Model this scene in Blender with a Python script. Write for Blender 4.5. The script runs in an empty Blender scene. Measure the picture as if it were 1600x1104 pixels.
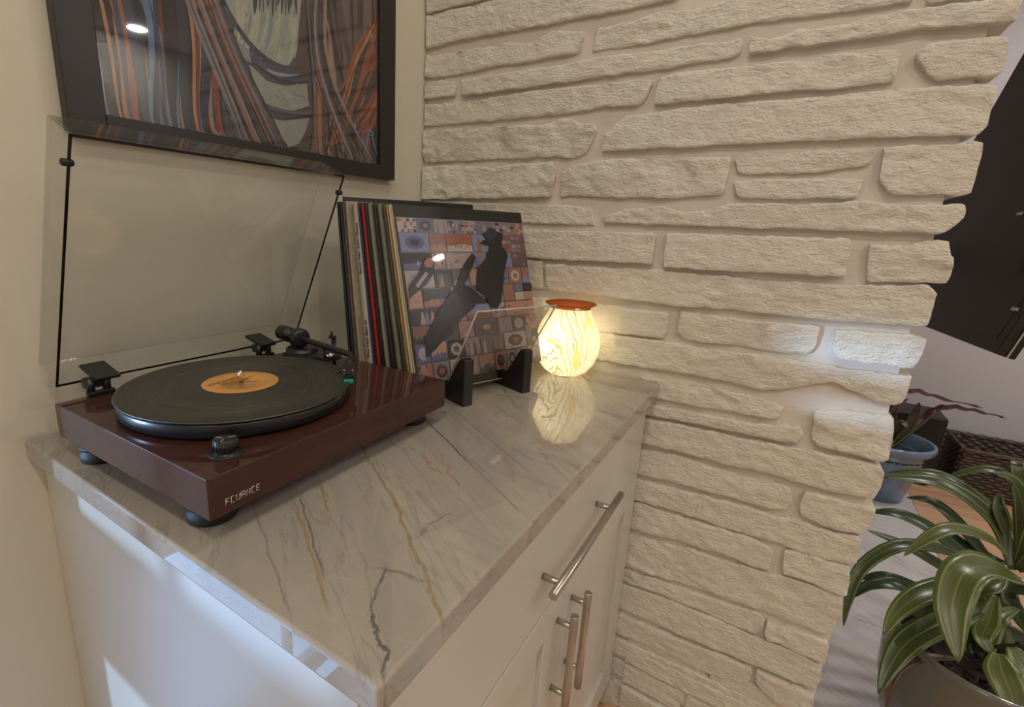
import bpy, bmesh, math, random
from mathutils import Vector, Matrix, noise
R = random.Random(7)
PI = math.pi
scene = bpy.context.scene
COL = scene.collection
H = 0.90                      # counter top height above the floor; everything is modelled with the counter top at z = 0
ALL = []

# ------------------------------------------------------------------ camera
CAM_P = Vector((-0.21146, -0.87933, 0.32001))
CX = Vector((0.551384, -0.833395, 0.037803)); CU = Vector((0.177519, 0.161484, 0.970778)); CF = Vector((0.815146, 0.528561, -0.236983))
FPX, PX, PY = 770.1, 715.475, 545.236
cd = bpy.data.cameras.new('camera'); co = bpy.data.objects.new('camera', cd); COL.objects.link(co)
cd.sensor_width = 36; cd.lens = FPX / 1600 * 36; cd.shift_x = (800 - PX) / 1600; cd.shift_y = (PY - 552) / 1600
cd.clip_start = 0.01
m = Matrix.Identity(4)
for i in range(3):
    m[i][0] = CX[i]; m[i][1] = CU[i]; m[i][2] = -CF[i]; m[i][3] = CAM_P[i]
co.matrix_world = m; ALL.append(co)
scene.camera = co

# ------------------------------------------------------------------ world, sun, lamps, exposure
scene.view_settings.view_transform = 'Standard'; scene.view_settings.look = 'None'
scene.view_settings.exposure = 0.0; scene.view_settings.gamma = 1.0; scene.view_settings.use_curve_mapping = False
scene.cycles.use_denoising = True
scene.cycles.max_bounces = 10; scene.cycles.diffuse_bounces = 5; scene.cycles.transparent_max_bounces = 24
w = bpy.data.worlds.new('sky'); scene.world = w; w.use_nodes = True
bg = w.node_tree.nodes['Background']; bg.inputs[0].default_value = (0.40, 0.62, 1.0, 1); bg.inputs[1].default_value = 2.6

def lamp(kind, name, loc, energy, color, rot=(0, 0, 0), size=0.1):
    d = bpy.data.lights.new(name, kind); d.energy = energy; d.color = color
    if kind == 'AREA': d.shape = 'DISK'; d.size = size
    elif kind == 'SUN': d.angle = size
    else: d.shadow_soft_size = size
    o = bpy.data.objects.new(name, d); o.location = loc; o.rotation_euler = rot; COL.objects.link(o); ALL.append(o)
    return o
sun_dir = Vector((0.755, -0.656, -0.006)).normalized()
s = lamp('SUN', 'daylight', (-3, 3, 1), 4.0, (0.46, 0.69, 1.0), size=math.radians(3.5))
s.rotation_euler = sun_dir.to_track_quat('-Z', 'Y').to_euler()
CEIL = 1.76
WARM = (1.0, 0.95, 0.82)
for x, y, e in [(-1.6, -0.9, 8.0), (-0.45, -0.95, 5.8), (-0.45, -2.0, 7.2), (-1.6, -2.2, 8.6), (0.62, -0.60, 2.9), (0.6, -2.5, 6.8), (-0.5, -3.2, 6.5), (2.0, -3.70, 15.0), (2.6, -2.2, 13.5)]:  # ceiling lights inferred from reflected highlights, with extra ones added for even light
    lamp('AREA', 'ceiling_downlight', (x, y, CEIL - 0.012), e, WARM if x < 1.5 else (1.0, 0.97, 0.95), size=0.13)

# ------------------------------------------------------------------ pixel -> place helpers
def ray(u, v): return CF + CX * ((u - PX) / FPX) - CU * ((v - PY) / FPX)
def at_axis(ax, val, u, v):
    d = ray(u, v); t = (val - CAM_P[ax]) / d[ax]; return CAM_P + d * t
def at_depth(u, v, d): return CAM_P + ray(u, v) * d

# ------------------------------------------------------------------ materials
def nd(nt, t, **k):
    n = nt.nodes.new(t)
    for a, b in k.items(): setattr(n, a, b)
    return n
def new_mat(name):
    mt = bpy.data.materials.new(name); mt.use_nodes = True
    nt = mt.node_tree; return mt, nt, nt.nodes['Principled BSDF']
def math_(nt, op, a, b=None, c=None, clamp=False):
    n = nd(nt, 'ShaderNodeMath', operation=op, use_clamp=clamp)
    for i, x in enumerate((a, b, c)):
        if x is None: continue
        if isinstance(x, (int, float)): n.inputs[i].default_value = x
        else: nt.links.new(x, n.inputs[i])
    return n.outputs[0]
def mixc(nt, fac, a, b):
    n = nd(nt, 'ShaderNodeMix', data_type='RGBA')
    for i, x in ((0, fac), (6, a), (7, b)):
        if isinstance(x, (int, float)): n.inputs[i].default_value = x
        elif isinstance(x, tuple): n.inputs[i].default_value = (*x, 1)
        else: nt.links.new(x, n.inputs[i])
    return n.outputs[2]
def tex_noise(nt, vec, scale, detail=3, rough=0.5, dist=0.0):
    n = nd(nt, 'ShaderNodeTexNoise'); n.inputs['Scale'].default_value = scale; n.inputs['Detail'].default_value = detail
    n.inputs['Roughness'].default_value = rough; n.inputs['Distortion'].default_value = dist
    if vec is not None: nt.links.new(vec, n.inputs['Vector'])
    return n.outputs['Fac']
def ramp(nt, fac, stops):
    n = nd(nt, 'ShaderNodeValToRGB'); e = n.color_ramp.elements
    while len(e) < len(stops): e.new(0.5)
    for el, (p, c) in zip(e, stops): el.position = p; el.color = (*c, 1) if len(c) == 3 else c
    nt.links.new(fac, n.inputs[0]); return n.outputs[0]
def mapr(nt, x, a, b, c=0.0, d=1.0):
    n = nd(nt, 'ShaderNodeMapRange', interpolation_type='SMOOTHSTEP'); nt.links.new(x, n.inputs[0])
    for i, vv in enumerate((a, b, c, d)): n.inputs[i + 1].default_value = vv
    return n.outputs[0]
def objvec(nt, scale=(1, 1, 1), rot=(0, 0, 0)):
    t = nd(nt, 'ShaderNodeTexCoord'); mp = nd(nt, 'ShaderNodeMapping'); mp.inputs['Scale'].default_value = scale; mp.inputs['Rotation'].default_value = rot
    nt.links.new(t.outputs['Object'], mp.inputs['Vector']); return mp.outputs[0]
def bump(nt, bs, h, strength=0.2, dist=0.002):
    n = nd(nt, 'ShaderNodeBump'); n.inputs['Strength'].default_value = strength; n.inputs['Distance'].default_value = dist
    nt.links.new(h, n.inputs['Height']); nt.links.new(n.outputs[0], bs.inputs['Normal'])
def simple(name, col, rough=0.5, metal=0.0, var=0.12, nscale=20, bmp=0.0, bscale=80, spec=0.5, coat=0.0):
    mt, nt, bs = new_mat(name)
    v = objvec(nt); f = tex_noise(nt, v, nscale, 4)
    c = mixc(nt, f, tuple(min(1, x * (1 - var)) for x in col), tuple(min(1, x * (1 + var)) for x in col))
    nt.links.new(c, bs.inputs['Base Color']); bs.inputs['Roughness'].default_value = rough; bs.inputs['Metallic'].default_value = metal
    bs.inputs['Specular IOR Level'].default_value = spec; bs.inputs['Coat Weight'].default_value = coat; bs.inputs['Coat Roughness'].default_value = 0.03
    if bmp: bump(nt, bs, tex_noise(nt, v, bscale, 4), bmp)
    return mt
def thin_glass(name, tint, refl=1.0, rough=0.02):
    mt = bpy.data.materials.new(name); mt.use_nodes = True; nt = mt.node_tree; nt.nodes.remove(nt.nodes['Principled BSDF'])
    out = nt.nodes['Material Output']; tr = nd(nt, 'ShaderNodeBsdfTransparent'); gl = nd(nt, 'ShaderNodeBsdfGlossy'); mx = nd(nt, 'ShaderNodeMixShader')
    v = objvec(nt); f = tex_noise(nt, v, 6, 2)
    nt.links.new(mixc(nt, f, tuple(x * 0.98 for x in tint), tint), tr.inputs[0])
    gl.inputs['Color'].default_value = (refl, refl, refl, 1); gl.inputs['Roughness'].default_value = rough
    fr = nd(nt, 'ShaderNodeFresnel'); ge = nd(nt, 'ShaderNodeNewGeometry'); mi_ = nd(nt, 'ShaderNodeMix'); mi_.inputs[2].default_value = 1.45; mi_.inputs[3].default_value = 1 / 1.45
    nt.links.new(ge.outputs['Backfacing'], mi_.inputs[0]); nt.links.new(mi_.outputs[0], fr.inputs[0])
    nt.links.new(fr.outputs[0], mx.inputs[0]); nt.links.new(tr.outputs[0], mx.inputs[1]); nt.links.new(gl.outputs[0], mx.inputs[2]); nt.links.new(mx.outputs[0], out.inputs[0])
    return mt
def vcol(name, rough=0.4, coat=0.0, spec=0.5):
    mt, nt, bs = new_mat(name)
    a = nd(nt, 'ShaderNodeVertexColor', layer_name='Col'); f = tex_noise(nt, objvec(nt), 260, 3)
    dark = nd(nt, 'ShaderNodeMix', data_type='RGBA', blend_type='MULTIPLY'); dark.inputs[0].default_value = 0.5
    nt.links.new(a.outputs[0], dark.inputs[6]); nt.links.new(ramp(nt, f, [(0.3, (0.72, 0.72, 0.72)), (0.7, (1, 1, 1))]), dark.inputs[7])
    nt.links.new(dark.outputs[2], bs.inputs['Base Color']); bs.inputs['Roughness'].default_value = rough; bs.inputs['Coat Weight'].default_value = coat; bs.inputs['Specular IOR Level'].default_value = spec
    return mt

def stone_mat():
    mt, nt, bs = new_mat('painted_stone'); v = objvec(nt)
    f1 = tex_noise(nt, v, 3.0, 4); f2 = tex_noise(nt, v, 30, 5)
    c = mixc(nt, f1, (0.80, 0.755, 0.67), (0.88, 0.835, 0.75)); c = mixc(nt, math_(nt, 'MULTIPLY', f2, 0.35), c, (0.72, 0.665, 0.575))
    nt.links.new(c, bs.inputs['Base Color']); bs.inputs['Roughness'].default_value = 0.42; bs.inputs['Specular IOR Level'].default_value = 0.4
    vs = objvec(nt, (1, 0.72, 1.35)); h = math_(nt, 'ADD', tex_noise(nt, vs, 50, 6, 0.66, 0.25), math_(nt, 'MULTIPLY', tex_noise(nt, vs, 170, 4, 0.6, 0.2), 0.5))
    bump(nt, bs, h, 1.0, 0.010); return mt
def marble_mat(name, base1, base2, base3, veins, rough, dirv=(0.53, 0.85), scale=1.0, tint=1.0):
    mt, nt, bs = new_mat(name)
    tc = nd(nt, 'ShaderNodeTexCoord'); P = tc.outputs['Object']
    sep = nd(nt, 'ShaderNodeSeparateXYZ'); nt.links.new(P, sep.inputs[0]); X, Y = sep.outputs[0], sep.outputs[1]
    dx, dy = dirv
    s_ = math_(nt, 'ADD', math_(nt, 'MULTIPLY', X, dx), math_(nt, 'MULTIPLY', Y, dy)); t_ = math_(nt, 'SUBTRACT', math_(nt, 'MULTIPLY', X, dy), math_(nt, 'MULTIPLY', Y, dx))
    cb = nd(nt, 'ShaderNodeCombineXYZ'); nt.links.new(math_(nt, 'MULTIPLY', s_, 0.13), cb.inputs[0]); nt.links.new(t_, cb.inputs[1]); nt.links.new(sep.outputs[2], cb.inputs[2]); V = cb.outputs[0]
    n1 = tex_noise(nt, V, 9 * scale, 5, 0.6, 0.6); n2 = tex_noise(nt, P, 14 * scale, 5, 0.65, 0.4); n3 = tex_noise(nt, V, 24 * scale, 4, 0.55, 0.25)
    c = ramp(nt, n1, [(0.26, base2), (0.5, base1), (0.76, base3)])
    c = mixc(nt, mapr(nt, n2, 0.42, 0.8, 0, 0.3), c, base2)
    rid = math_(nt, 'ABSOLUTE', math_(nt, 'SUBTRACT', n3, 0.5)); c = mixc(nt, mapr(nt, rid, 0.0, 0.022, 0.30, 0.0), c, tuple(x * 0.60 for x in base2))
    rid2 = math_(nt, 'ABSOLUTE', math_(nt, 'SUBTRACT', tex_noise(nt, P, 11 * scale, 4, 0.6, 1.2), 0.5)); c = mixc(nt, mapr(nt, rid2, 0.0, 0.010, 0.12, 0.0), c, tuple(min(1, x * 1.25) for x in base3))
    wob = math_(nt, 'SUBTRACT', tex_noise(nt, P, 26, 4, 0.6), 0.5); wob2 = tex_noise(nt, P, 60, 3, 0.6)
    for (ax, ay), (bx, by), wd, col, st, wa in veins:
        L = math.hypot(bx - ax, by - ay); ux, uy = (bx - ax) / L, (by - ay) / L
        s1 = math_(nt, 'ADD', math_(nt, 'MULTIPLY', math_(nt, 'SUBTRACT', X, ax), ux), math_(nt, 'MULTIPLY', math_(nt, 'SUBTRACT', Y, ay), uy))
        t1 = math_(nt, 'SUBTRACT', math_(nt, 'MULTIPLY', math_(nt, 'SUBTRACT', X, ax), uy), math_(nt, 'MULTIPLY', math_(nt, 'SUBTRACT', Y, ay), ux))
        t1 = math_(nt, 'ABSOLUTE', math_(nt, 'ADD', t1, math_(nt, 'MULTIPLY', wob, wa)))
        mk = mapr(nt, t1, wd * 0.25, wd, 1.0, 0.0)
        mk = math_(nt, 'MULTIPLY', mk, math_(nt, 'MULTIPLY', mapr(nt, s1, -0.02, 0.01), mapr(nt, s1, L - 0.01, L + 0.02, 1, 0)))
        mk = math_(nt, 'MULTIPLY', mk, math_(nt, 'MULTIPLY', mapr(nt, wob2, 0.3, 0.55, 0.45, 1.0), st))
        c = mixc(nt, mk, c, col)
    nt.links.new(c, bs.inputs['Base Color']); bs.inputs['Roughness'].default_value = rough; bs.inputs['Specular IOR Level'].default_value = 0.75
    return mt
def wood_mat(name, c1, c2, rough, scale=(3, 40, 40), coat=0.0):
    mt, nt, bs = new_mat(name); v = objvec(nt, scale); f = tex_noise(nt, v, 1.0, 6, 0.6, 0.5)
    oi = nd(nt, 'ShaderNodeObjectInfo'); f = math_(nt, 'ADD', math_(nt, 'MULTIPLY', f, 0.8), math_(nt, 'MULTIPLY', oi.outputs['Random'], 0.2))
    nt.links.new(ramp(nt, f, [(0.3, c1), (0.7, c2)]), bs.inputs['Base Color']); bs.inputs['Roughness'].default_value = rough
    bs.inputs['Coat Weight'].default_value = coat; bs.inputs['Coat Roughness'].default_value = 0.015; bs.inputs['Specular IOR Level'].default_value = 0.5 if not coat else 0.1; return mt
def leaf_mat(name, mid, stripe, edge, back=0.25):
    mt, nt, bs = new_mat(name); uv = nd(nt, 'ShaderNodeUVMap'); sp = nd(nt, 'ShaderNodeSeparateXYZ'); nt.links.new(uv.outputs[0], sp.inputs[0])
    u = math_(nt, 'ABSOLUTE', math_(nt, 'SUBTRACT', sp.outputs[0], 0.5)); u = math_(nt, 'MULTIPLY', u, 2.0)
    f = tex_noise(nt, objvec(nt), 30, 3); fine = math_(nt, 'SINE', math_(nt, 'MULTIPLY', sp.outputs[0], 70)); 
    c = mixc(nt, f, mid, tuple(x * 0.7 for x in mid))
    c = mixc(nt, mapr(nt, fine, 0.3, 1.0, 0, 0.25), c, tuple(min(1, x * 1.6) for x in mid))
    st = math_(nt, 'ABSOLUTE', math_(nt, 'SUBTRACT', u, 0.72)); c = mixc(nt, mapr(nt, st, 0.0, 0.09, 0.85, 0.0), c, stripe)
    c = mixc(nt, mapr(nt, u, 0.0, 0.06, 0.6, 0.0), c, stripe); c = mixc(nt, mapr(nt, u, 0.86, 0.92, 0, 1), c, edge)
    nt.links.new(c, bs.inputs['Base Color']); bs.inputs['Roughness'].default_value = 0.3; bs.inputs['Specular IOR Level'].default_value = 0.5
    return mt

M = {}
M['wall'] = simple('wall_paint', (0.60, 0.56, 0.475), 0.55, var=0.02, nscale=3, bmp=0.08, bscale=160)
M['far_wall'] = simple('far_wall_paint', (0.585, 0.57, 0.625), 0.7, var=0.02, nscale=2)
M['ceiling'] = simple('ceiling_paint', (0.80, 0.77, 0.71), 0.8, var=0.02)
M['stone'] = stone_mat()
M['mortar'] = simple('painted_mortar', (0.68, 0.62, 0.56), 0.6, var=0.07, nscale=25, bmp=0.9, bscale=45)
M['white_lacquer'] = simple('white_lacquer', (0.56, 0.545, 0.505), 0.3, var=0.015, nscale=4)
GOLD = (0.27, 0.19, 0.085); DARK = (0.10, 0.095, 0.10); RUST = (0.33, 0.16, 0.08)
M['marble'] = marble_mat('counter_quartzite', (0.345, 0.305, 0.258), (0.265, 0.245, 0.228), (0.43, 0.385, 0.325), [
    ((0.2909, -0.38), (0.1901, -0.5417), 0.0024, GOLD, 0.9, 0.014), ((0.1901, -0.5417), (0.0834, -0.6821), 0.0030, GOLD, 0.9, 0.018),
    ((0.166, -0.4368), (0.1338, -0.4894), 0.0026, GOLD, 0.85, 0.016), ((0.1322, -0.4419), (0.06, -0.560), 0.0022, DARK, 0.7, 0.012), ((0.118, -0.452), (0.035, -0.595), 0.0028, GOLD, 0.75, 0.012),
    ((0.0971, -0.6047), (0.0565, -0.6262), 0.0022, DARK, 0.75, 0.035), ((0.0565, -0.6262), (0.0102, -0.6854), 0.0022, DARK, 0.85, 0.03), ((0.0971, -0.6047), (0.108, -0.645), 0.003, DARK, 0.6, 0.02),
    ((0.4269, -0.4049), (0.345, -0.536), 0.0024, DARK, 0.95, 0.006), ((0.345, -0.536), (0.27, -0.66), 0.002, DARK, 0.45, 0.008), ((0.50, -0.41), (0.37, -0.62), 0.0018, DARK, 0.5, 0.008), ((0.56, -0.47), (0.45, -0.66), 0.0018, DARK, 0.4, 0.008),
    ((0.315, -0.475), (0.275, -0.575), 0.0028, RUST, 0.75, 0.05), ((0.335, -0.50), (0.285, -0.56), 0.0025, RUST, 0.65, 0.05), ((0.40, -0.56), (0.37, -0.60), 0.004, RUST, 0.5, 0.03),
    ((0.66, -0.43), (0.585, -0.50), 0.003, DARK, 0.6, 0.03), ((0.62, -0.42), (0.64, -0.50), 0.0025, DARK, 0.5, 0.03), ((0.213, -0.60), (0.165, -0.60), 0.003, DARK, 0.5, 0.03),
    ((0.0845, -0.4238), (0.0124, -0.5716), 0.002, DARK, 0.4, 0.012), ((0.72, -0.55), (0.58, -0.68), 0.0018, DARK, 0.45, 0.01), ((0.80, -0.50), (0.70, -0.66), 0.0018, GOLD, 0.4, 0.01)], 0.014)
M['tile'] = marble_mat('pale_marble', (0.62, 0.60, 0.62), (0.51, 0.49, 0.52), (0.68, 0.67, 0.68), [], 0.25, scale=0.4)
M['floor_wood'] = wood_mat('floor_wood', (0.50, 0.29, 0.17), (0.64, 0.41, 0.26), 0.35, (30, 2, 30))
M['steel'] = simple('brushed_steel', (0.50, 0.47, 0.43), 0.26, 1.0, var=0.06, nscale=200)
M['rosewood'] = wood_mat('lacquered_rosewood', (0.026, 0.010, 0.008), (0.060, 0.021, 0.015), 0.5, (6, 60, 60), coat=0.8)
M['black'] = simple('black_plastic', (0.012, 0.012, 0.013), 0.35, var=0.1)
M['black_matte'] = simple('black_rubber', (0.010, 0.010, 0.010), 0.6, var=0.1)
M['platter'] = simple('black_platter', (0.010, 0.011, 0.014), 0.28, var=0.05)
M['smoke'] = thin_glass('smoked_acrylic', (0.925, 0.93, 0.925), 1.0, 0.01)
M['rim'] = simple('dark_acrylic_edge', (0.008, 0.008, 0.007), 0.15, var=0.05)
M['acrylic'] = thin_glass('clear_acrylic', (0.93, 0.92, 0.90), 1.0, 0.03)
M['acrylic_edge'] = simple('frosted_acrylic_edge', (0.55, 0.50, 0.42), 0.3)
M['pane'] = thin_glass('picture_glass', (0.97, 0.97, 0.97), 1.0, 0.02)
M['window_glass'] = thin_glass('window_glass', (0.96, 0.98, 1.0), 1.0, 0.0)
M['logo'] = simple('silver_print', (0.75, 0.70, 0.66), 0.35, 0.6)
M['chrome'] = simple('polished_metal', (0.75, 0.74, 0.72), 0.12, 1.0)
M['frame'] = simple('black_frame', (0.016, 0.015, 0.014), 0.35, var=0.1)
M['print'] = vcol('printed_card', 0.35, 0.25)
M['paint_print'] = vcol('painted_print', 0.5)
M['black_wood'] = simple('black_wood', (0.014, 0.011, 0.012), 0.32, var=0.2, nscale=40)
M['wicker'] = simple('wicker_strand', (0.085, 0.055, 0.042), 0.55, var=0.45, nscale=25)
M['blue_glaze'] = simple('blue_glaze', (0.12, 0.185, 0.28), 0.18, var=0.25, nscale=9, coat=0.6)
M['green_glaze'] = simple('grey_green_glaze', (0.12, 0.115, 0.095), 0.2, var=0.2, nscale=7, coat=0.6)
M['soil'] = simple('potting_soil', (0.035, 0.025, 0.02), 0.9, var=0.6, nscale=60, bmp=0.8, bscale=60)
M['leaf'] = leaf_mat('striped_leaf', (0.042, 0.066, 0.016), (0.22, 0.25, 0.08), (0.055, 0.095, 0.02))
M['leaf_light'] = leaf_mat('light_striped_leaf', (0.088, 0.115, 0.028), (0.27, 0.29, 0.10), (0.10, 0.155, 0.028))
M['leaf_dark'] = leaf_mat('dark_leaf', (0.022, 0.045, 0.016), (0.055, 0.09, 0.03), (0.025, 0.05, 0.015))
M['leaf_red'] = leaf_mat('dark_red_leaf', (0.06, 0.014, 0.018), (0.10, 0.02, 0.03), (0.022, 0.009, 0.012))
M['leaf_brown'] = leaf_mat('dry_leaf', (0.09, 0.05, 0.03), (0.14, 0.085, 0.05), (0.08, 0.045, 0.03))
M['leaf_small'] = leaf_mat('small_olive_leaf', (0.10, 0.085, 0.055), (0.13, 0.11, 0.07), (0.08, 0.07, 0.045))
M['stem'] = simple('plant_stem', (0.10, 0.11, 0.05), 0.5, var=0.3)
M['tv'] = simple('black_housing', (0.007, 0.006, 0.009), 0.42, var=0.2, nscale=14, bmp=0.1, bscale=300)
M['silver'] = simple('silver_trim', (0.55, 0.52, 0.50), 0.3, 0.8)

# ------------------------------------------------------------------ mesh building
class MB:
    def __init__(s): s.v = []; s.f = []; s.sm = []; s.uv = None; s.fc = None
    def add(s, vs, fs, smooth=False):
        o = len(s.v); s.v += [tuple(v) for v in vs]; s.f += [tuple(i + o for i in f) for f in fs]; s.sm += [smooth] * len(fs); return s
    def box(s, lo, hi, bev=0.0, mat=None, seg=2):
        bm = bmesh.new(); c = [(a + b) / 2 for a, b in zip(lo, hi)]; d = [abs(b - a) for a, b in zip(lo, hi)]
        bmesh.ops.create_cube(bm, size=1)
        for v in bm.verts: v.co = Vector((v.co.x * d[0] + c[0], v.co.y * d[1] + c[1], v.co.z * d[2] + c[2]))
        if bev: bmesh.ops.bevel(bm, geom=bm.edges[:], offset=bev, segments=seg, affect='EDGES', profile=0.5)
        if mat is not None:
            for v in bm.verts: v.co = mat @ v.co
        bm.verts.index_update(); s.add([v.co for v in bm.verts], [[v.index for v in f.verts] for f in bm.faces]); bm.free(); return s
    def prism(s, poly, off, bev=0.0):          # poly: list of 3D points, off: extrusion vector
        n = len(poly); off = Vector(off); a = [Vector(p) for p in poly]; b = [p + off for p in a]
        s.add(a + b, [tuple(range(n - 1, -1, -1)), tuple(range(n, 2 * n))] + [(i, (i + 1) % n, n + (i + 1) % n, n + i) for i in range(n)]); return s
    def lathe(s, prof, seg=32, c=(0, 0, 0), cap=True, mat=None):
        vs = []; fs = []
        for r, z in prof:
            for k in range(seg):
                a = 2 * PI * k / seg; vs.append(Vector((c[0] + r * math.cos(a), c[1] + r * math.sin(a), c[2] + z)))
        for i in range(len(prof) - 1):
            for k in range(seg):
                k2 = (k + 1) % seg; fs.append((i * seg + k, i * seg + k2, (i + 1) * seg + k2, (i + 1) * seg + k))
        if mat is not None: vs = [mat @ v for v in vs]
        o = len(s.v); s.add(vs, fs, True)
        if cap:
            s.f.append(tuple(o + k for k in range(seg - 1, -1, -1))); s.sm.append(False)
            b = o + (len(prof) - 1) * seg; s.f.append(tuple(b + k for k in range(seg))); s.sm.append(False)
        return s
    def tube(s, pts, rad, seg=10, cap=True):
        pts = [Vector(p) for p in pts]; n = len(pts); rad = rad if isinstance(rad, (list, tuple)) else [rad] * n
        vs = []; fs = []; up = None
        for i, p in enumerate(pts):
            t = (pts[min(i + 1, n - 1)] - pts[max(i - 1, 0)]).normalized()
            if up is None: up = Vector((0, 0, 1)) if abs(t.z) < 0.9 else Vector((1, 0, 0))
            a = t.cross(up).normalized(); b = a.cross(t).normalized(); up = b
            for k in range(seg):
                an = 2 * PI * k / seg; vs.append(p + (a * math.cos(an) + b * math.sin(an)) * rad[i])
        for i in range(n - 1):
            for k in range(seg):
                k2 = (k + 1) % seg; fs.append((i * seg + k, i * seg + k2, (i + 1) * seg + k2, (i + 1) * seg + k))
        o = len(s.v); s.add(vs, fs, True)
        if cap:
            s.f.append(tuple(o + k for k in range(seg - 1, -1, -1))); s.sm.append(False); b = o + (n - 1) * seg; s.f.append(tuple(b + k for k in range(seg))); s.sm.append(False)
        return s
    def mesh(s, name, recalc=True):
        me = bpy.data.meshes.new(name); me.from_pydata(s.v, [], s.f); me.update()
        me.polygons.foreach_set('use_smooth', s.sm)
        if s.uv:
            l = me.uv_layers.new(name='UVMap')
            for poly in me.polygons:
                for li in poly.loop_indices: l.data[li].uv = s.uv[me.loops[li].vertex_index]
        if s.fc:
            ca = me.color_attributes.new('Col', 'FLOAT_COLOR', 'CORNER'); buf = []
            for poly in me.polygons: buf += [*s.fc[poly.index], 1.0] * poly.loop_total
            ca.data.foreach_set('color', buf)
        if recalc:
            bm = bmesh.new(); bm.from_mesh(me); bmesh.ops.recalc_face_normals(bm, faces=bm.faces[:]); bm.to_mesh(me); bm.free()
        return me
    def obj(s, name, mat, parent=None, recalc=True):
        o = bpy.data.objects.new(name, s.mesh(name, recalc)); COL.objects.link(o); o.data.materials.append(M[mat] if isinstance(mat, str) else mat)
        if parent is not None: o.parent = parent
        else: ALL.append(o)
        return o
def tag(o, label=None, cat=None, group=None, kind=None):
    for k, v in (('label', label), ('category', cat), ('group', group), ('kind', kind)):
        if v: o[k] = v
    return o
def thing(name, label, cat, loc=(0, 0, 0), rot=(0, 0, 0), group=None, mat=None):
    o = bpy.data.objects.new(name, None); o.empty_display_size = 0.05; COL.objects.link(o); o.location = loc; o.rotation_euler = rot
    if mat is not None: o.matrix_world = mat
    ALL.append(o); return tag(o, label, cat, group)
def struct(o, label, cat=None): return tag(o, label, cat, kind='structure')
def text_obj(txt, size, mat, parent, name, mw, extrude=0.0003):
    c = bpy.data.curves.new(name, 'FONT'); c.body = txt; c.size = size; c.extrude = extrude; c.align_x = 'LEFT'; c.align_y = 'CENTER'
    t = bpy.data.objects.new('tmp_text', c); COL.objects.link(t); dg = bpy.context.evaluated_depsgraph_get(); dg.update()
    me = bpy.data.meshes.new_from_object(t.evaluated_get(dg)); bpy.data.objects.remove(t); me.transform(mw); me.name = name; me.materials.clear()
    o = bpy.data.objects.new(name, me); COL.objects.link(o); me.materials.append(M[mat]); o.parent = parent; return o

# ------------------------------------------------------------------ room shell
L, D, T = 0.9269, 0.686, 0.0295
ZF = -H
X0, X1, Y0 = -2.4, 3.5, -4.0
fl = MB().box((X0, Y0, ZF - 0.05), (X1, 0.0, ZF - 0.012)).obj('floor', 'floor_wood'); struct(fl, 'wooden floor of the room beyond the stone wall end', 'floor')
pw = 0.118; x = 0.72; k = 0
while x < X1 - 0.01:
    xe = min(x + pw, X1); ysp = [-1.585, -1.585 - (0.55 if k % 3 == 0 else 0.95 if k % 3 == 1 else 0.3), -2.55 - 0.2 * (k % 2), -4.0]
    for a, b in zip(ysp, ysp[1:]): MB().box((x + 0.0008, b + 0.0008, ZF - 0.012), (xe - 0.0008, a - 0.0008, ZF)).obj('plank', 'floor_wood', fl)
    x += pw; k += 1
for a, b in ((0.62, 1.11), (1.11, 1.71), (1.71, 2.31), (2.31, 2.965)):
    MB().box((a + 0.001, -1.582, ZF - 0.012), (b - 0.001, -1.02, ZF + 0.004), 0.0015).obj('tile', 'tile', fl)
MB().box((X0, -1.02, ZF - 0.012), (2.965, 0, ZF)).obj('floor_section', 'floor_wood', fl); MB().box((X0, -4.0, ZF - 0.012), (0.62, -1.02, ZF)).obj('floor_section', 'floor_wood', fl); MB().box((2.965, -1.585, ZF - 0.012), (X1, 0, ZF)).obj('floor_section', 'floor_wood', fl); MB().box((0.62, -4.0, ZF - 0.012), (0.72, -1.584, ZF)).obj('floor_section', 'floor_wood', fl)
struct(MB().box((X0, Y0, CEIL), (X1, 0.0, CEIL + 0.06)).obj('ceiling', 'ceiling'), 'white ceiling')
DX0, DX1, DZ = -1.15, -0.118, 1.2           # unseen door opening in the back wall, inferred from the daylight's shadow edge
wb = MB(); wb.box((X0, 0, ZF), (DX0, 0.12, CEIL)); wb.box((DX1, 0, ZF), (X1, 0.12, CEIL)); wb.box((DX0, 0, DZ), (DX1, 0.12, CEIL))
struct(wb.obj('wall_back', 'wall'), 'cream painted wall behind the turntable and framed picture', 'wall')
struct(MB().box((X0 - 0.1, Y0, ZF), (X0, 0.12, CEIL)).obj('wall_left', 'wall'), 'cream painted side wall')
struct(MB().box((X0, Y0 - 0.1, ZF), (X1, Y0, CEIL)).obj('wall_front', 'wall'), 'cream painted wall behind the viewer')
struct(MB().box((X1, Y0, ZF), (X1 + 0.1, 0.12, CEIL)).obj('wall_far', 'far_wall'), 'grey mauve wall of the room beyond the stone wall', 'wall')
dr = MB()
for a, b in ((DX0 + 0.001, DX0 + 0.03), (DX1 - 0.012, DX1 - 0.001)): dr.box((a, 0.03, ZF + 0.001), (b, 0.08, DZ - 0.001))
for a, b in ((ZF + 0.001, ZF + 0.06), (-0.325, -0.078), (0.17, DZ - 0.001)): dr.box((DX0 + 0.03, 0.04, a), (DX1 - 0.012, 0.07, b))  # solid rails and panels added to limit daylight to two bands
for xx in (-0.8, -0.46): dr.box((xx - 0.01, 0.045, ZF + 0.06), (xx + 0.01, 0.065, 0.17))
do = dr.obj('door_1', 'white_lacquer'); struct(do, 'unseen white glazed door left of the cabinet, its rails shaped to confine the daylight')
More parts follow.
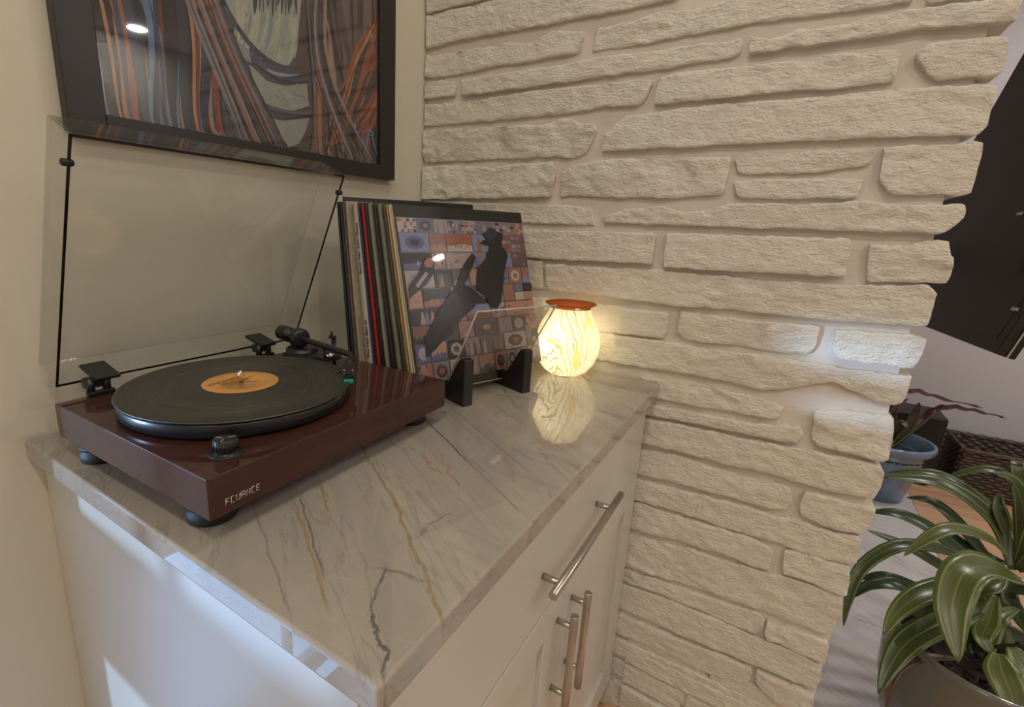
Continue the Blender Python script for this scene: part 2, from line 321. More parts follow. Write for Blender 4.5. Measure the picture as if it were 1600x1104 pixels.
for a, b in ((ZF + 0.06, -0.325), (-0.078, 0.17)): MB().box((DX0 + 0.03, 0.053, a), (DX1 - 0.012, 0.057, b)).obj('pane', 'window_glass', do)

# ------------------------------------------------------------------ stone wall
XB = 1.22
ws = MB().box((L + 0.012, -1.078, ZF), (XB, 0.0, CEIL)).obj('wall_right', 'mortar'); struct(ws, 'white painted rough stone wall ending in a ragged edge', 'wall')
S = []   # (polygon in photo pixels, roughness, end stone?)
def st(rough, end, *pts): S.append((pts, rough, end))
st(.5, 0, (668,-42),(800,-78),(800,-16),(740,2),(667,21))
st(.6, 0, (665,25),(700,15),(745,6),(800,-10),(960,-55),(1060,-70),(1060,-6),(1040,0),(960,17),(900,28),(850,38),(790,48),(720,62),(666,75))
st(.6, 0, (930,44),(960,35),(986,32),(1020,20),(1050,15),(1092,12),(1128,0),(1200,-25),(1430,-70),(1428,-1),(1340,14),(1260,24),(1188,33),(1170,34),(1140,42),(1076,53),(1000,68),(924,78))
st(.5, 1, (1446,-60),(1600,-90),(1606,-20),(1545,-10),(1450,3))
st(1., 0, (663,86),(710,80),(730,75),(768,71),(788,64),(814,67),(830,66),(860,49),(880,47),(908,49),(912,53),(904,79),(898,82),(840,93),(768,104),(710,116),(660,122))
st(.7, 1, (1174,58),(1206,60),(1224,56),(1247,45),(1269,47),(1307,40),(1330,36),(1366,26),(1409,18),(1465,11),(1499,6),(1555,0),(1597,-3),(1596,5),(1589,31),(1566,35),(1476,42),(1431,46),(1397,53),(1330,62),(1285,69),(1240,73),(1190,82),(1170,83),(1172,62))
st(.6, 0, (661,131),(686,126),(709,126),(712,130),(710,149),(700,150),(659,155))
st(.5, 0, (722,125),(750,119),(780,115),(900,96),(940,88),(992,81),(1024,77),(1052,72),(1080,70),(1120,65),(1156,58),(1159,60),(1158,80),(1152,86),(1120,93),(1088,97),(1040,106),(990,111),(940,119),(900,125),(810,138),(752,146),(724,149),(721,147))
st(.6, 0, (657,163),(690,162),(752,155),(820,144),(852,139),(940,131),(980,126),(1016,124),(1020,128),(1014,140),(1009,156),(996,164),(940,167),(920,171),(888,176),(820,182),(768,188),(700,194),(659,197))
st(.8, 0, (1030,120),(1052,115),(1084,110),(1096,108),(1140,106),(1170,102),(1210,97),(1240,93),(1296,86),(1362,79),(1384,75),(1408,78),(1405,99),(1397,126),(1384,128),(1330,136),(1240,142),(1190,147),(1140,152),(1080,158),(1052,161),(1022,162),(1023,150))
st(.8, 1, (1431,83),(1449,70),(1465,66),(1510,61),(1555,56),(1573,58),(1576,63),(1574,90),(1566,112),(1553,121),(1532,119),(1465,123),(1449,117),(1440,103),(1432,94))
st(1.5, 0, (656,206),(674,204),(720,202),(760,199),(788,197),(820,195),(850,195),(876,185),(892,185),(906,192),(928,193),(932,202),(922,226),(916,236),(900,246),(870,245),(760,249),(664,254),(658,246))
st(.7, 1, (944,212),(972,184),(990,179),(1010,176),(1060,170),(1120,164),(1180,159),(1228,155),(1260,153),(1330,146),(1366,143),(1411,138),(1465,136),(1521,130),(1546,129),(1558,135),(1557,148),(1544,196),(1524,214),(1512,211),(1398,214),(1308,218),(1240,220),(1140,226),(1040,231),(940,236),(942,226))
st(1.6, 0, (655,262),(690,258),(752,260),(770,264),(790,258),(820,255),(866,253),(868,270),(864,290),(860,307),(760,310),(655,311))
st(1.3, 0, (878,270),(896,258),(926,252),(940,249),(1000,247),(1068,246),(1120,244),(1142,246),(1141,260),(1134,290),(1130,304),(1092,306),(1052,309),(1024,308),(940,308),(920,305),(874,306))
st(.5, 0, (1148,247),(1158,241),(1180,239),(1260,236),(1290,233),(1368,230),(1366,244),(1358,256),(1300,267),(1240,270),(1200,270),(1152,270))
st(.5, 0, (1146,282),(1200,280),(1260,279),(1300,277),(1350,279),(1346,292),(1340,308),(1308,310),(1240,311),(1160,309),(1150,306))
st(1.4, 1, (1380,230),(1410,227),(1466,226),(1520,220),(1536,224),(1534,246),(1526,278),(1520,300),(1508,305),(1490,304),(1392,303),(1384,294),(1372,278),(1378,260),(1382,246))
st(.6, 0, (654,311),(776,318),(820,318),(896,321),(924,324),(928,352),(900,351),(776,345),(654,334))
st(.6, 1, (943,338),(956,333),(980,326),(1010,325),(1024,321),(1036,322),(1056,330),(1092,330),(1110,326),(1132,319),(1180,318),(1260,319),(1350,314),(1388,318),(1440,320),(1506,318),(1508,322),(1507,338),(1490,354),(1468,365),(1440,364),(1352,361),(1240,358),(1140,354),(1080,352),(990,349),(944,348))
st(.4, 0, (653,347),(800,358),(880,360),(940,362),(1020,363),(1025,368),(1021,390),(1020,412),(900,407),(826,402),(790,400),(653,384))
st(.4, 0, (1043,364),(1092,365),(1140,367),(1260,370),(1326,373),(1330,378),(1328,400),(1320,430),(1310,432),(1200,426),(1100,420),(1038,417),(1038,395))
st(1.3, 1, (1358,382),(1420,384),(1444,376),(1484,377),(1485,398),(1490,402),(1488,425),(1480,441),(1450,442),(1358,439),(1352,435),(1355,415))
st(.6, 0, (652,386),(812,406),(848,408),(848,450),(812,449),(652,423))
st(.9, 1, (853,412),(920,417),(1018,421),(1080,428),(1100,430),(1200,438),(1325,445),(1450,444),(1466,457),(1460,480),(1449,510),(1400,507),(1300,500),(1200,490),(1100,480),(1060,478),(1000,470),(920,460),(853,453))
st(1.0, 0, (652,435),(812,462),(870,468),(960,478),(1030,487),(1046,490),(1044,510),(1038,528),(1000,524),(900,513),(812,505),(652,471))
st(1.1, 0, (1064,486),(1100,491),(1150,497),(1200,503),(1283,510),(1276,540),(1264,553),(1205,550),(1150,540),(1100,536),(1062,528),(1058,518))
st(1.0, 1, (1305,515),(1350,518),(1432,524),(1447,528),(1447,535),(1437,560),(1427,575),(1400,572),(1350,567),(1307,560),(1300,545))
st(1.0, 1, (651,477),(812,512),(940,521),(1000,528),(1056,536),(1100,545),(1175,553),(1270,567),(1350,580),(1412,587),(1425,589),(1422,605),(1412,630),(1397,635),(1375,630),(1325,608),(1307,598),(1295,597),(1250,605),(1220,609),(1185,608),(1120,594),(1060,582),(1032,578),(960,566),(900,556),(812,540),(651,500))
st(1.0, 0, (1000,588),(1034,594),(1050,593),(1080,598),(1120,606),(1160,616),(1200,628),(1226,636),(1214,655),(1190,653),(1160,646),(1120,640),(1080,633),(1028,623),(1000,618))
st(1.2, 1, (1272,641),(1320,642),(1376,648),(1396,651),(1399,660),(1394,700),(1388,718),(1380,720),(1340,711),(1280,696),(1266,688),(1269,670))
st(.6, 0, (1000,629),(1016,631),(1076,642),(1146,656),(1200,664),(1252,668),(1256,676),(1246,692),(1230,691),(1160,676),(1090,662),(1016,648),(1000,645))
st(.5, 1, (995,652),(1014,655),(1060,662),(1120,676),(1200,692),(1260,703),(1300,711),(1376,726),(1382,738),(1378,760),(1364,781),(1320,773),(1260,758),(1200,740),(1120,722),(1060,705),(1007,693),(990,690))
st(.5, 0, (990,700),(1010,704),(1060,712),(1100,726),(1180,748),(1230,760),(1238,764),(1238,785),(1228,798),(1180,790),(1140,777),(1060,756),(1002,742),(985,738))
st(.9, 1, (1258,768),(1280,773),(1320,783),(1366,792),(1369,800),(1360,822),(1348,838),(1328,832),(1300,826),(1264,812),(1250,802),(1248,792),(1252,780))
st(.5, 1, (985,745),(1004,750),(1040,760),(1092,772),(1160,790),(1220,808),(1240,812),(1300,832),(1344,838),(1346,855),(1340,880),(1330,886),(1320,884),(1260,868),(1220,852),(1120,822),(1060,800),(995,782),(980,778))
st(.5, 0, (985,784),(1003,788),(1040,801),(1100,818),(1180,842),(1206,858),(1208,868),(1202,890),(1180,887),(1140,870),(1060,845),(988,828),(975,822))
st(.9, 1, (1225,860),(1240,861),(1320,885),(1328,888),(1328,916),(1324,932),(1310,930),(1264,908),(1224,898),(1222,888))
st(.7, 1, (970,832),(986,836),(1016,844),(1064,854),(1120,872),(1200,897),(1240,906),(1300,926),(1316,934),(1318,945),(1316,965),(1300,990),(1290,994),(1200,959),(1136,936),(1080,918),(980,886),(968,882))
st(.7, 0, (970,890),(986,894),(1040,911),(1080,925),(1120,938),(1190,962),(1196,970),(1190,988),(1176,991),(1140,976),(1100,958),(1060,942),(1020,926),(978,910),(965,906))
st(.8, 1, (1198,972),(1220,978),(1280,998),(1295,1004),(1292,1034),(1280,1032),(1252,1022),(1220,1006),(1198,998),(1194,984))
st(.4, 1, (965,911),(980,916),(1048,939),(1120,968),(1180,996),(1240,1016),(1284,1042),(1282,1065),(1272,1076),(1250,1068),(1180,1040),(1120,1016),(1060,992),(970,952),(955,947))
st(.5, 0, (955,955),(970,960),(1060,997),(1120,1021),(1174,1044),(1174,1056),(1168,1070),(1140,1066),(1080,1042),(1000,1006),(962,988),(950,983))
st(.9, 1, (1182,1046),(1220,1062),(1272,1084),(1270,1115),(1240,1112),(1200,1086),(1180,1064))
st(.5, 0, (945,988),(960,994),(1020,1022),(1100,1058),(1160,1086),(1230,1118),(1200,1130),(1100,1078),(1020,1044),(956,1018),(940,1011))
st(.5, 0, (938,1020),(954,1028),(1020,1054),(1100,1090),(1200,1140),(1150,1150),(1080,1110),(980,1064),(950,1052),(930,1043))
st(.6, 0, (930,1052),(946,1060),(978,1072),(1060,1112),(1060,1150),(940,1100),(925,1092))
polys = []
for pts, rough, end in S:
    q = [at_axis(0, L, u, v) for u, v in pts]; polys.append(([(p.y, p.z) for p in q], rough, end))
for z0, z1, sp in ((-0.70, -0.655, (-0.69, -0.88, -1.085)), (-0.755, -0.71, (-0.69, -1.0, -1.09)), (-0.82, -0.765, (-0.69, -0.84, -1.08)), (-0.895, -0.83, (-0.69, -0.95, -1.09))):
    for a, b in zip(sp, sp[1:]): polys.append(([(a - 0.004, z1), (b + 0.004, z1), (b + 0.004, z0), (a - 0.004, z0)], 0.6, b < -1.0))
for ya, yb, z0, z1 in ((-0.262, -0.625, 0.868, 0.938), (-0.775, -1.088, 0.776, 0.842), (-0.64, -1.09, 0.856, 0.938)): polys.append(([(ya, z1), (yb, z1), (yb, z0), (ya, z0)], 0.7, yb < -1.0))
zz = 0.950; rk = random.Random(77)
while zz < CEIL - 0.05:       # courses above the photograph's upper edge, up to the ceiling
    hh_ = min(rk.uniform(0.055, 0.10), CEIL - 0.004 - zz); cuts = sorted(rk.uniform(-0.95, -0.15) for _ in range(2)); cuts = [-0.004, max(cuts), min(cuts), -1.09 + 0.012 * rk.random()]
    for a, b in zip(cuts, cuts[1:]):
        if a - b > 0.05: polys.append(([(a - 0.004, zz + hh_ - 0.012), (b + 0.004, zz + hh_ - 0.012 - 0.004 * rk.random()), (b + 0.004, zz), (a - 0.004, zz + 0.004 * rk.random())], rk.uniform(0.5, 1.2), b < -1.0))
    zz += hh_
NV = Vector((3.1, 7.7, 1.3))
def build_stone(poly, rough, end, idx):
    rr = random.Random(idx * 13 + 5); ys = [p[0] for p in poly]; ymin, ymax = min(ys), max(ys); ymax = min(ymax, -0.003)
    def span(y):
        zs = []
        for (ya, za), (yb, zb) in zip(poly, poly[1:] + poly[:1]):
            if (ya - y) * (yb - y) <= 0 and ya != yb: zs.append(za + (zb - za) * (y - ya) / (yb - ya))
        return (min(zs), max(zs)) if zs else (None, None)
    e = 0.0012; n = max(8, int((ymax - ymin) / 0.0065)); cols = []
    off = [0, 0.12, 0.4]; us = [o / n for o in off] + [i / n for i in range(1, n)] + [1 - o / n for o in reversed(off)]
    us = sorted(set(us))
    for u in us:
        y = ymin + e + (ymax - ymin - 2 * e) * u; zb, zt = span(y)
        if zb is None: continue
        j = 0.0026
        zb += j * noise.noise(Vector((y * 45, idx * 9.1, 0.3))) + 0.0016 * noise.noise(Vector((y * 150, idx * 9.1, 2.3))); zt += j * noise.noise(Vector((y * 45, idx * 9.1, 7.3))) + 0.0022 * noise.noise(Vector((y * 130, idx * 9.1, 5.3)))
        if zt - zb < 0.003: c = (zt + zb) / 2; zb, zt = c - 0.0015, c + 0.0015
        cols.append((y, zb, zt))
    hmax = max(c[2] - c[1] for c in cols); nr = max(5, int(hmax / 0.0065))
    ts = [0, 0.03, 0.09] + [i / nr for i in range(1, nr)] + [0.91, 0.97, 1]; ts = sorted(set(round(t, 3) for t in ts)); ts = [t for i, t in enumerate(ts) if i == 0 or t - ts[i - 1] > 0.02 or t == 1]
    prot = rr.uniform(-0.003, 0.006); tilt = rr.uniform(-0.05, 0.05); tz = rr.uniform(-0.06, 0.06); yc = (ymin + ymax) / 2
    mb = MB(); nc = len(cols); nt_ = len(ts); vs = []; er = 0.0035
    for y, zb, zt in cols:
        zc = (zb + zt) / 2
        for t in ts:
            z = zb + (zt - zb) * t; d = min(z - zb, zt - z, y - ymin, (ymax - y) if ymax < -0.01 else 1)
            p = Vector((idx * 3.17, y, z)); dist, pt = noise.voronoi(Vector((idx * 3.17, y * 15, z * 24)))
            c0 = pt[0]; hv = Vector((0, noise.noise(c0 * 3.3 + NV), noise.noise(c0 * 5.1 - NV))); fac = (y * 15 - c0.y) * hv.y + (z * 24 - c0.z) * hv.z + 0.45 * noise.noise(c0 * 9.7)
            h = 0.0066 * rough * fac + 0.0026 * rough * noise.noise(p * 16) + 0.0022 * noise.noise(Vector((p.x, y * 45, z * 75))) + 0.0016 * noise.noise(Vector((p.x, y * 110, z * 150)))
            h += prot + tilt * (y - yc) * 0.25 + tz * (z - zc)
            if d < er: h -= (er - d) * 0.5 * (1 - d / er)
            if -0.005 < z < 0.18 and -0.575 < y < -0.40: h = min(h, -0.0050)   # clear of the lamp standing against it
            vs.append((L - max(-0.011, h), y, z))
    fs = [(i * nt_ + k, (i + 1) * nt_ + k, (i + 1) * nt_ + k + 1, i * nt_ + k + 1) for i in range(nc - 1) for k in range(nt_ - 1)]
    mb.add(vs, fs, True)
    ring = [i * nt_ for i in range(nc)] + [(nc - 1) * nt_ + k for k in range(1, nt_)] + [i * nt_ + nt_ - 1 for i in range(nc - 2, -1, -1)] + [k for k in range(nt_ - 2, 0, -1)]
    back = []; o = len(mb.v); xb = XB - 0.06 * rr.random() if end else L + 0.032
    for r_ in ring:
        x, y, z = vs[r_]; mb.v.append((xb, y if (not end or y > ymin + 0.05) else y + 0.010 * rr.random(), z))
    nrg = len(ring)
    for r_ in ring: mb.v.append(vs[r_])
    for k in range(nrg): mb.f.append((o + nrg + k, o + nrg + (k + 1) % nrg, o + (k + 1) % nrg, o + k)); mb.sm.append(False)
    ob = mb.obj('stone', 'stone', ws); return ob
for i, (poly, rough, end) in enumerate(polys): build_stone(poly, rough, end, i)

# ------------------------------------------------------------------ base cabinet and countertop
ct = MB().box((0, -D, -T), (L - 0.001, -0.0015, 0), 0.0035, seg=3).obj('countertop', 'marble'); tag(ct, 'polished grey beige veined stone countertop on the white base cabinet', 'countertop')
cab = thing('base_cabinet', 'white base cabinet with one drawer and two doors under the stone countertop', 'cabinet', (0.0173, 0, ZF))
oz = -ZF; ox = -0.0173
def cb(lo, hi, bev=0.001): return MB().box((lo[0] + ox, lo[1], lo[2] + oz), (hi[0] + ox, hi[1], hi[2] + oz), bev)
FY = -0.648
cb((0.0173, FY, -0.80), (0.905, -0.002, -T - 0.001)).obj('carcass', 'white_lacquer', cab); cb((0.03, FY + 0.06, ZF + 0.005), (0.90, -0.01, -0.80)).obj('toe_kick', 'white_lacquer', cab)
cb((0.9065, FY - 0.016, ZF + 0.005), (L - 0.012, -0.3, -T - 0.002)).obj('filler_strip', 'white_lacquer', cab)
dwr = cb((0.019, FY - 0.02, -0.213), (0.9045, FY, -0.036), 0.0015).obj('drawer', 'white_lacquer', cab)
def handle(par, a, b, s1, s2):
    bar = MB(); a = Vector(a) + Vector((ox, 0, oz)); b = Vector(b) + Vector((ox, 0, oz)); bar.tube([a, a + (b - a).normalized() * 0.0008, b - (b - a).normalized() * 0.0008, b], [0.0054, 0.0062, 0.0062, 0.0054], 20)
    for q in (s1, s2): q = Vector(q) + Vector((ox, 0, oz)); bar.tube([q, (q.x, FY - 0.0195, q.z)], 0.0048, 14)
    bar.obj('handle', 'steel', par)['label'] = 'brushed steel bar handle'
HY = -0.695
handle(dwr, (0.322, HY, -0.140), (0.638, HY, -0.138), (0.352, HY, -0.140), (0.578, HY, -0.138))
for nm, xa, xb_, hx in (('door', 0.019, 0.4615, 0.432), ('door', 0.4645, 0.9045, 0.494)):
    m_ = MB(); z0, z1, sw = -0.80, -0.217, 0.078
    def bb(lo, hi, bev=0.0012): m_.box((lo[0] + ox, lo[1], lo[2] + oz), (hi[0] + ox, hi[1], hi[2] + oz), bev)
    bb((xa, FY - 0.02, z0), (xa + sw, FY, z1)); bb((xb_ - sw, FY - 0.02, z0), (xb_, FY, z1)); bb((xa + sw, FY - 0.02, z1 - 0.058), (xb_ - sw, FY, z1)); bb((xa + sw, FY - 0.02, z0), (xb_ - sw, FY, z0 + sw)); bb((xa + sw, FY - 0.011, z0 + sw), (xb_ - sw, FY, z1 - 0.058), 0)
    dd = m_.obj(nm, 'white_lacquer', cab); handle(dd, (hx, HY, -0.250), (hx, HY, -0.442), (hx, HY, -0.272), (hx, HY, -0.402))

# ------------------------------------------------------------------ turntable (local frame: front-left corner of the plinth on the counter)
PSI = 0.0204
tt = thing('turntable', 'glossy dark rosewood turntable with open smoked lid and a record playing', 'turntable', (0.0213, -0.4432, 0), (0, 0, PSI))
W, DP, Z0, Z1 = 0.419, 0.347, 0.028, 0.0737
MB().box((0, 0, Z0), (W, DP, Z1), 0.0012, seg=2).obj('plinth', 'rosewood', tt)
for fx, fy in ((0.033, 0.052), (0.386, 0.048), (0.030, 0.297), (0.386, 0.30)):
    MB().lathe([(0.024, 0), (0.0265, 0.002), (0.0265, 0.012), (0.0235, 0.0145), (0.0235, 0.0165), (0.0265, 0.018), (0.0265, 0.0225), (0.022, 0.0235), (0.016, 0.028)], 32, (fx, fy, 0)).obj('foot', 'black_matte', tt)
PXC, PYC = 0.1617, 0.1769
MB().lathe([(0.135, Z1), (0.138, Z1 + 0.003), (0.1475, Z1 + 0.0035), (0.149, Z1 + 0.005), (0.149, 0.0925), (0.1475, 0.0945), (0.140, 0.0950)], 96, (PXC, PYC, 0)).obj('platter', 'platter', tt)['label'] = 'thick black platter'
MB().lathe([(0.0035, 0.096), (0.0035, 0.1125), (0.0022, 0.1145), (0.0008, 0.115)], 16, (PXC, PYC, 0)).obj('spindle', 'chrome', tt)
kn = MB().lathe([(0.0120, 0.0770), (0.0125, 0.0780), (0.0124, 0.0910), (0.0114, 0.0920), (0.002, 0.0920)], 28, (0.0455, 0.0375, 0))
for k in range(28):
    a = 2 * PI * k / 28; kn.tube([(0.0455 + 0.0125 * math.cos(a), 0.0375 + 0.0125 * math.sin(a), 0.080), (0.0455 + 0.0124 * math.cos(a), 0.0375 + 0.0124 * math.sin(a), 0.0902)], 0.0005, 4)
kno = kn.obj('control_knob', 'black', tt)
MB().lathe([(0.0175, Z1), (0.0175, Z1 + 0.0012), (0.0166, Z1 + 0.0017), (0.0128, Z1 + 0.0018), (0.0122, Z1 + 0.0052)], 32, (0.0455, 0.0375, 0)).obj('knob_collar', 'black', kno)
pl = MB()
for an in (0.5, 2.2, 4.3): pl.box((-0.0004, 0.003, 0.0920), (0.0004, 0.0105, 0.0923), 0, Matrix.Translation((0.0455, 0.0375, 0)) @ Matrix.Rotation(an, 4, 'Z'))
pl.obj('pointer_mark', 'logo', kno)
# lettering on the front of the plinth, drawn as strokes
G = {'F': [[(0, 0), (0.1, 1), (0.9, 1)], [(0.05, 0.55), (0.7, 0.55)]], 'L': [[(0.75, 1), (0.1, 1), (0, 0), (0.8, 0)]], 'U': [[(0.1, 1), (0, 0), (0.62, 0), (0.9, 0.25), (0.95, 1)]],
     'A': [[(0, 0), (0.08, 1), (0.8, 1), (0.9, 0.8), (0.85, 0)], [(0.05, 0.5), (0.85, 0.5)]], 'N': [[(0, 0), (0.08, 1), (0.75, 0), (0.85, 1)]], 'C': [[(0.85, 1), (0.2, 1), (0.05, 0.8), (0, 0), (0.75, 0)]], 'E': [[(0.9, 1), (0.1, 1), (0, 0), (0.8, 0)], [(0.05, 0.52), (0.7, 0.52)]]}
lg = MB(); lx = 0.0178; hh = 0.0068
for ch in 'FLUANCE':
    for strk in G[ch]: lg.tube([(lx + a * 0.0047, -0.0001, 0.0378 + b * hh + (lx - 0.0178) * 0) for a, b in strk], 0.00042, 5)
    lx += 0.0060
lg.obj('brand_lettering', 'logo', tt)['label'] = 'silver FLUANCE lettering'
# hinges
for hx in (0.0534, 0.3250):
    hb = MB(); hb.box((hx - 0.017, 0.338, Z1), (hx + 0.017, 0.3468, 0.080), 0.001)
    for dx in (-0.010, 0.010): hb.tube([(hx + dx, 0.3475, 0.076), (hx + dx, 0.3475, 0.098)], 0.0055, 12)
    hb.tube([(hx - 0.016, 0.353, 0.090), (hx + 0.016, 0.353, 0.090)], 0.0062, 14); hb.box((hx - 0.0145, 0.344, 0.084), (hx + 0.0145, 0.362, 0.097), 0.0015)
    h_ = hb.obj('hinge', 'black', tt)
    mt_ = Matrix.Translation((hx + (0.010 if hx < 0.2 else 0.006), 0.362, 0.0990)) @ Matrix.Rotation(0.24, 4, 'X'); MB().box((-0.0165, -0.024, 0), (0.0165, 0.026, 0.0060), 0.002, mt_).obj('hinge_cap', 'black', h_)
# dust cover: open, its hollow side facing the room
x0, wc, yh, zh, dc, al, hc = 0.0132, 0.4078, 0.3756, 0.088, 0.3485, 2.0094, 0.0544
DA = Vector((0, math.cos(al), math.sin(al))); DO = Vector((0, math.sin(al), -math.cos(al)))
cm = Matrix(((1, 0, 0, x0), (0, DA.y, DO.y, yh), (0, DA.z, DO.z, zh), (0, 0, 0, 1)))   # local: x width, y = up the rim, z = depth
t3 = 0.003; dcv = MB()
dcv.box((0, 0, hc - t3), (wc, dc, hc), 0.001, cm); dcv.box((0, 0, 0), (t3, dc, hc - t3), 0.0006, cm); dcv.box((wc - t3, 0, 0), (wc, dc, hc - t3), 0.0006, cm)
dcv.box((t3, 0, 0), (wc - t3, t3, hc - t3), 0.0006, cm); dcv.box((t3, dc - t3, 0), (wc - t3, dc, hc - t3), 0.0006, cm)
dco = dcv.obj('dust_cover', 'smoke', tt); dco['label'] = 'transparent smoked acrylic lid standing open'
rm = MB(); e_ = 0.0012
rm.box((-0.0002, -0.0002, -e_), (t3, dc, 0), 0, cm); rm.box((wc - t3, 0, -e_), (wc + 0.0002, dc, 0), 0, cm); rm.box((0, -0.0002, -e_), (wc, t3, 0), 0, cm); rm.box((0, dc - t3, -e_), (wc, dc + 0.0002, 0), 0, cm)
rm.obj('rim', 'rim', dco)['label'] = 'dark cut edge of the lid'
for bx, sgn in ((0.0, -1), (wc, 1)): MB().lathe([(0.003, -0.006), (0.0042, -0.005), (0.0042, 0.004), (0.003, 0.006)], 14, (0, 0, 0), True, cm @ Matrix.Translation((bx, dc - 0.032, 0)) @ Matrix.Rotation(PI / 2, 4, 'Y')).obj('bumper', 'black_matte', dco)
# tonearm
PV = Vector((0.343, 0.268, 0.1185))
base = MB(); base.lathe([(0.036, Z1), (0.036, Z1 + 0.003), (0.030, Z1 + 0.006), (0.028, 0.098), (0.024, 0.101)], 32, (0.350, 0.270, 0)); base.box((0.318, 0.215, 0.084), (0.392, 0.285, 0.094), 0.003)
ta = base.obj('tonearm_base', 'black', tt)
arm_end = Vector((0.3185, 0.122, 0.1175)); hs = Vector((0.268, 0.073, 0.108))
d_arm = (arm_end - PV).normalized()
arm = MB(); arm.tube([PV - d_arm * 0.06, PV, arm_end, arm_end + (hs - arm_end) * 0.15 + d_arm * 0.012, arm_end + (hs - arm_end) * 0.42, arm_end + (hs - arm_end) * 0.62], [0.005, 0.0052, 0.0050, 0.005, 0.0055, 0.0062], 14)
ar = arm.obj('tonearm', 'black', tt)
q = d_arm.to_track_quat('Z', 'Y').to_matrix().to_4x4()
MB().lathe([(0.008, -0.010), (0.016, -0.009), (0.0175, -0.007), (0.0175, 0.006), (0.0165, 0.008), (0.0085, 0.008)], 32, (0, 0, 0), True, Matrix.Translation(PV) @ q).obj('pivot_ring', 'black', ar)
MB().lathe([(0.006, -0.022), (0.0125, -0.021), (0.014, -0.019), (0.014, 0.008), (0.0135, 0.010), (0.009, 0.012), (0.0085, 0.022)], 32, (0, 0, 0), True, Matrix.Translation(PV - d_arm * 0.042) @ q).obj('counterweight', 'black', ar)
hd = (hs - arm_end); hd.z = -0.006; hd.normalize(); sd = hd.cross(Vector((0, 0, 1))).normalized(); upv = sd.cross(hd)
hm = Matrix((( sd.x, hd.x, upv.x, hs.x), (sd.y, hd.y, upv.y, hs.y), (sd.z, hd.z, upv.z, hs.z), (0, 0, 0, 1)))
hsb = MB(); hsb.box((-0.010, -0.026, 0.000), (0.010, 0.012, 0.0045), 0.0012, hm); hsb.box((-0.007, -0.036, -0.001), (0.007, -0.024, 0.0065), 0.002, hm)
hsb.tube([hm @ Vector((0.009, 0.004, 0.002)), hm @ Vector((0.017, 0.008, 0.003)), hm @ Vector((0.027, 0.008, 0.0055))], [0.0015, 0.0013, 0.0011], 8)
hso = hsb.obj('headshell', 'black', ar)
car = MB(); car.box((-0.0085, -0.012, -0.0055), (0.0085, 0.013, -0.0003), 0.0008, hm)
ca = car.obj('cartridge', 'black', ar)
sty = MB(); sty.box((-0.0065, 0.004, -0.0112), (0.0065, 0.0170, -0.0056), 0.001, hm); M['green'] = simple('green_plastic', (0.02, 0.30, 0.16), 0.3)
sty.obj('stylus_holder', 'green', ar)['label'] = 'green stylus holder'
sc = MB()
for sx in (-0.006, 0.006): sc.lathe([(0.0018, 0.0045), (0.0018, 0.0058), (0.001, 0.0062)], 10, (sx, 0.006, 0), True, hm); sc.lathe([(0.0012, 0.0), (0.0012, 0.0012)], 8, (sx * 1.1, -0.0025, 0.0132), True, hm @ Matrix.Rotation(-PI / 2, 4, 'X'))
sc.obj('screw', 'chrome', ar)
rest = MB(); rest.tube([(0.366, 0.205, Z1), (0.366, 0.205, 0.120)], 0.0032, 12); rest.box((0.3622, 0.2025, 0.112), (0.3698, 0.2075, 0.128), 0.001); rest.prism([(0.354, 0.2035, 0.1245), (0.362, 0.2035, 0.136), (0.3628, 0.2035, 0.136), (0.3628, 0.2035, 0.1245)], (0, 0.003, 0))
rest.tube([(0.339, 0.197, 0.094), (0.339, 0.197, 0.1105)], 0.004, 12); rest.box((0.330, 0.193, Z1 + 0.012), (0.372, 0.212, 0.0955), 0.002)
rest.obj('arm_rest', 'black', tt)
MB().tube([(0.3325, 0.190, 0.099), (0.352, 0.187, 0.1005)], 0.0042, 12).obj('anti_skate_weight', 'chrome', tt)

# record on the platter
def groove_mat():
    mt, nt, bs = new_mat('vinyl_grooves'); tc = nd(nt, 'ShaderNodeTexCoord'); ln = nd(nt, 'ShaderNodeVectorMath', operation='LENGTH'); sp = nd(nt, 'ShaderNodeSeparateXYZ'); cbn = nd(nt, 'ShaderNodeCombineXYZ')
    nt.links.new(tc.outputs['Object'], sp.inputs[0]); nt.links.new(sp.outputs[0], cbn.inputs[0]); nt.links.new(sp.outputs[1], cbn.inputs[1]); nt.links.new(cbn.outputs[0], ln.inputs[0]); r = ln.outputs['Value']
    nn = tex_noise(nt, None, 1.0, 2); n1 = nd(nt, 'ShaderNodeTexNoise', noise_dimensions='1D'); n1.inputs['Scale'].default_value = 140; nt.links.new(r, n1.inputs['W'])
    c = mixc(nt, n1.outputs['Fac'], (0.017, 0.0175, 0.012), (0.027, 0.0275, 0.020)); nt.links.new(c, bs.inputs['Base Color'])
    nt.links.new(mapr(nt, n1.outputs['Fac'], 0.3, 0.7, 0.27, 0.34), bs.inputs['Roughness']); bs.inputs['Anisotropic'].default_value = 0.75
    tg = nd(nt, 'ShaderNodeTangent', direction_type='RADIAL', axis='Z'); nt.links.new(tg.outputs[0], bs.inputs['Tangent']); bs.inputs['Specular IOR Level'].default_value = 0.75
    return mt
M['vinyl'] = groove_mat(); M['label'] = simple('orange_paper_label', (0.60, 0.27, 0.055), 0.3, var=0.06, nscale=60, coat=0.5); M['ink'] = simple('dark_ink', (0.05, 0.02, 0.01), 0.6)
cpsi, spsi = math.cos(PSI), math.sin(PSI)
rec = thing('vinyl_record', 'black vinyl record with orange centre label on the turntable platter', 'record', (0.0213 + cpsi * PXC - spsi * PYC, -0.4432 + spsi * PXC + cpsi * PYC, 0.0953))
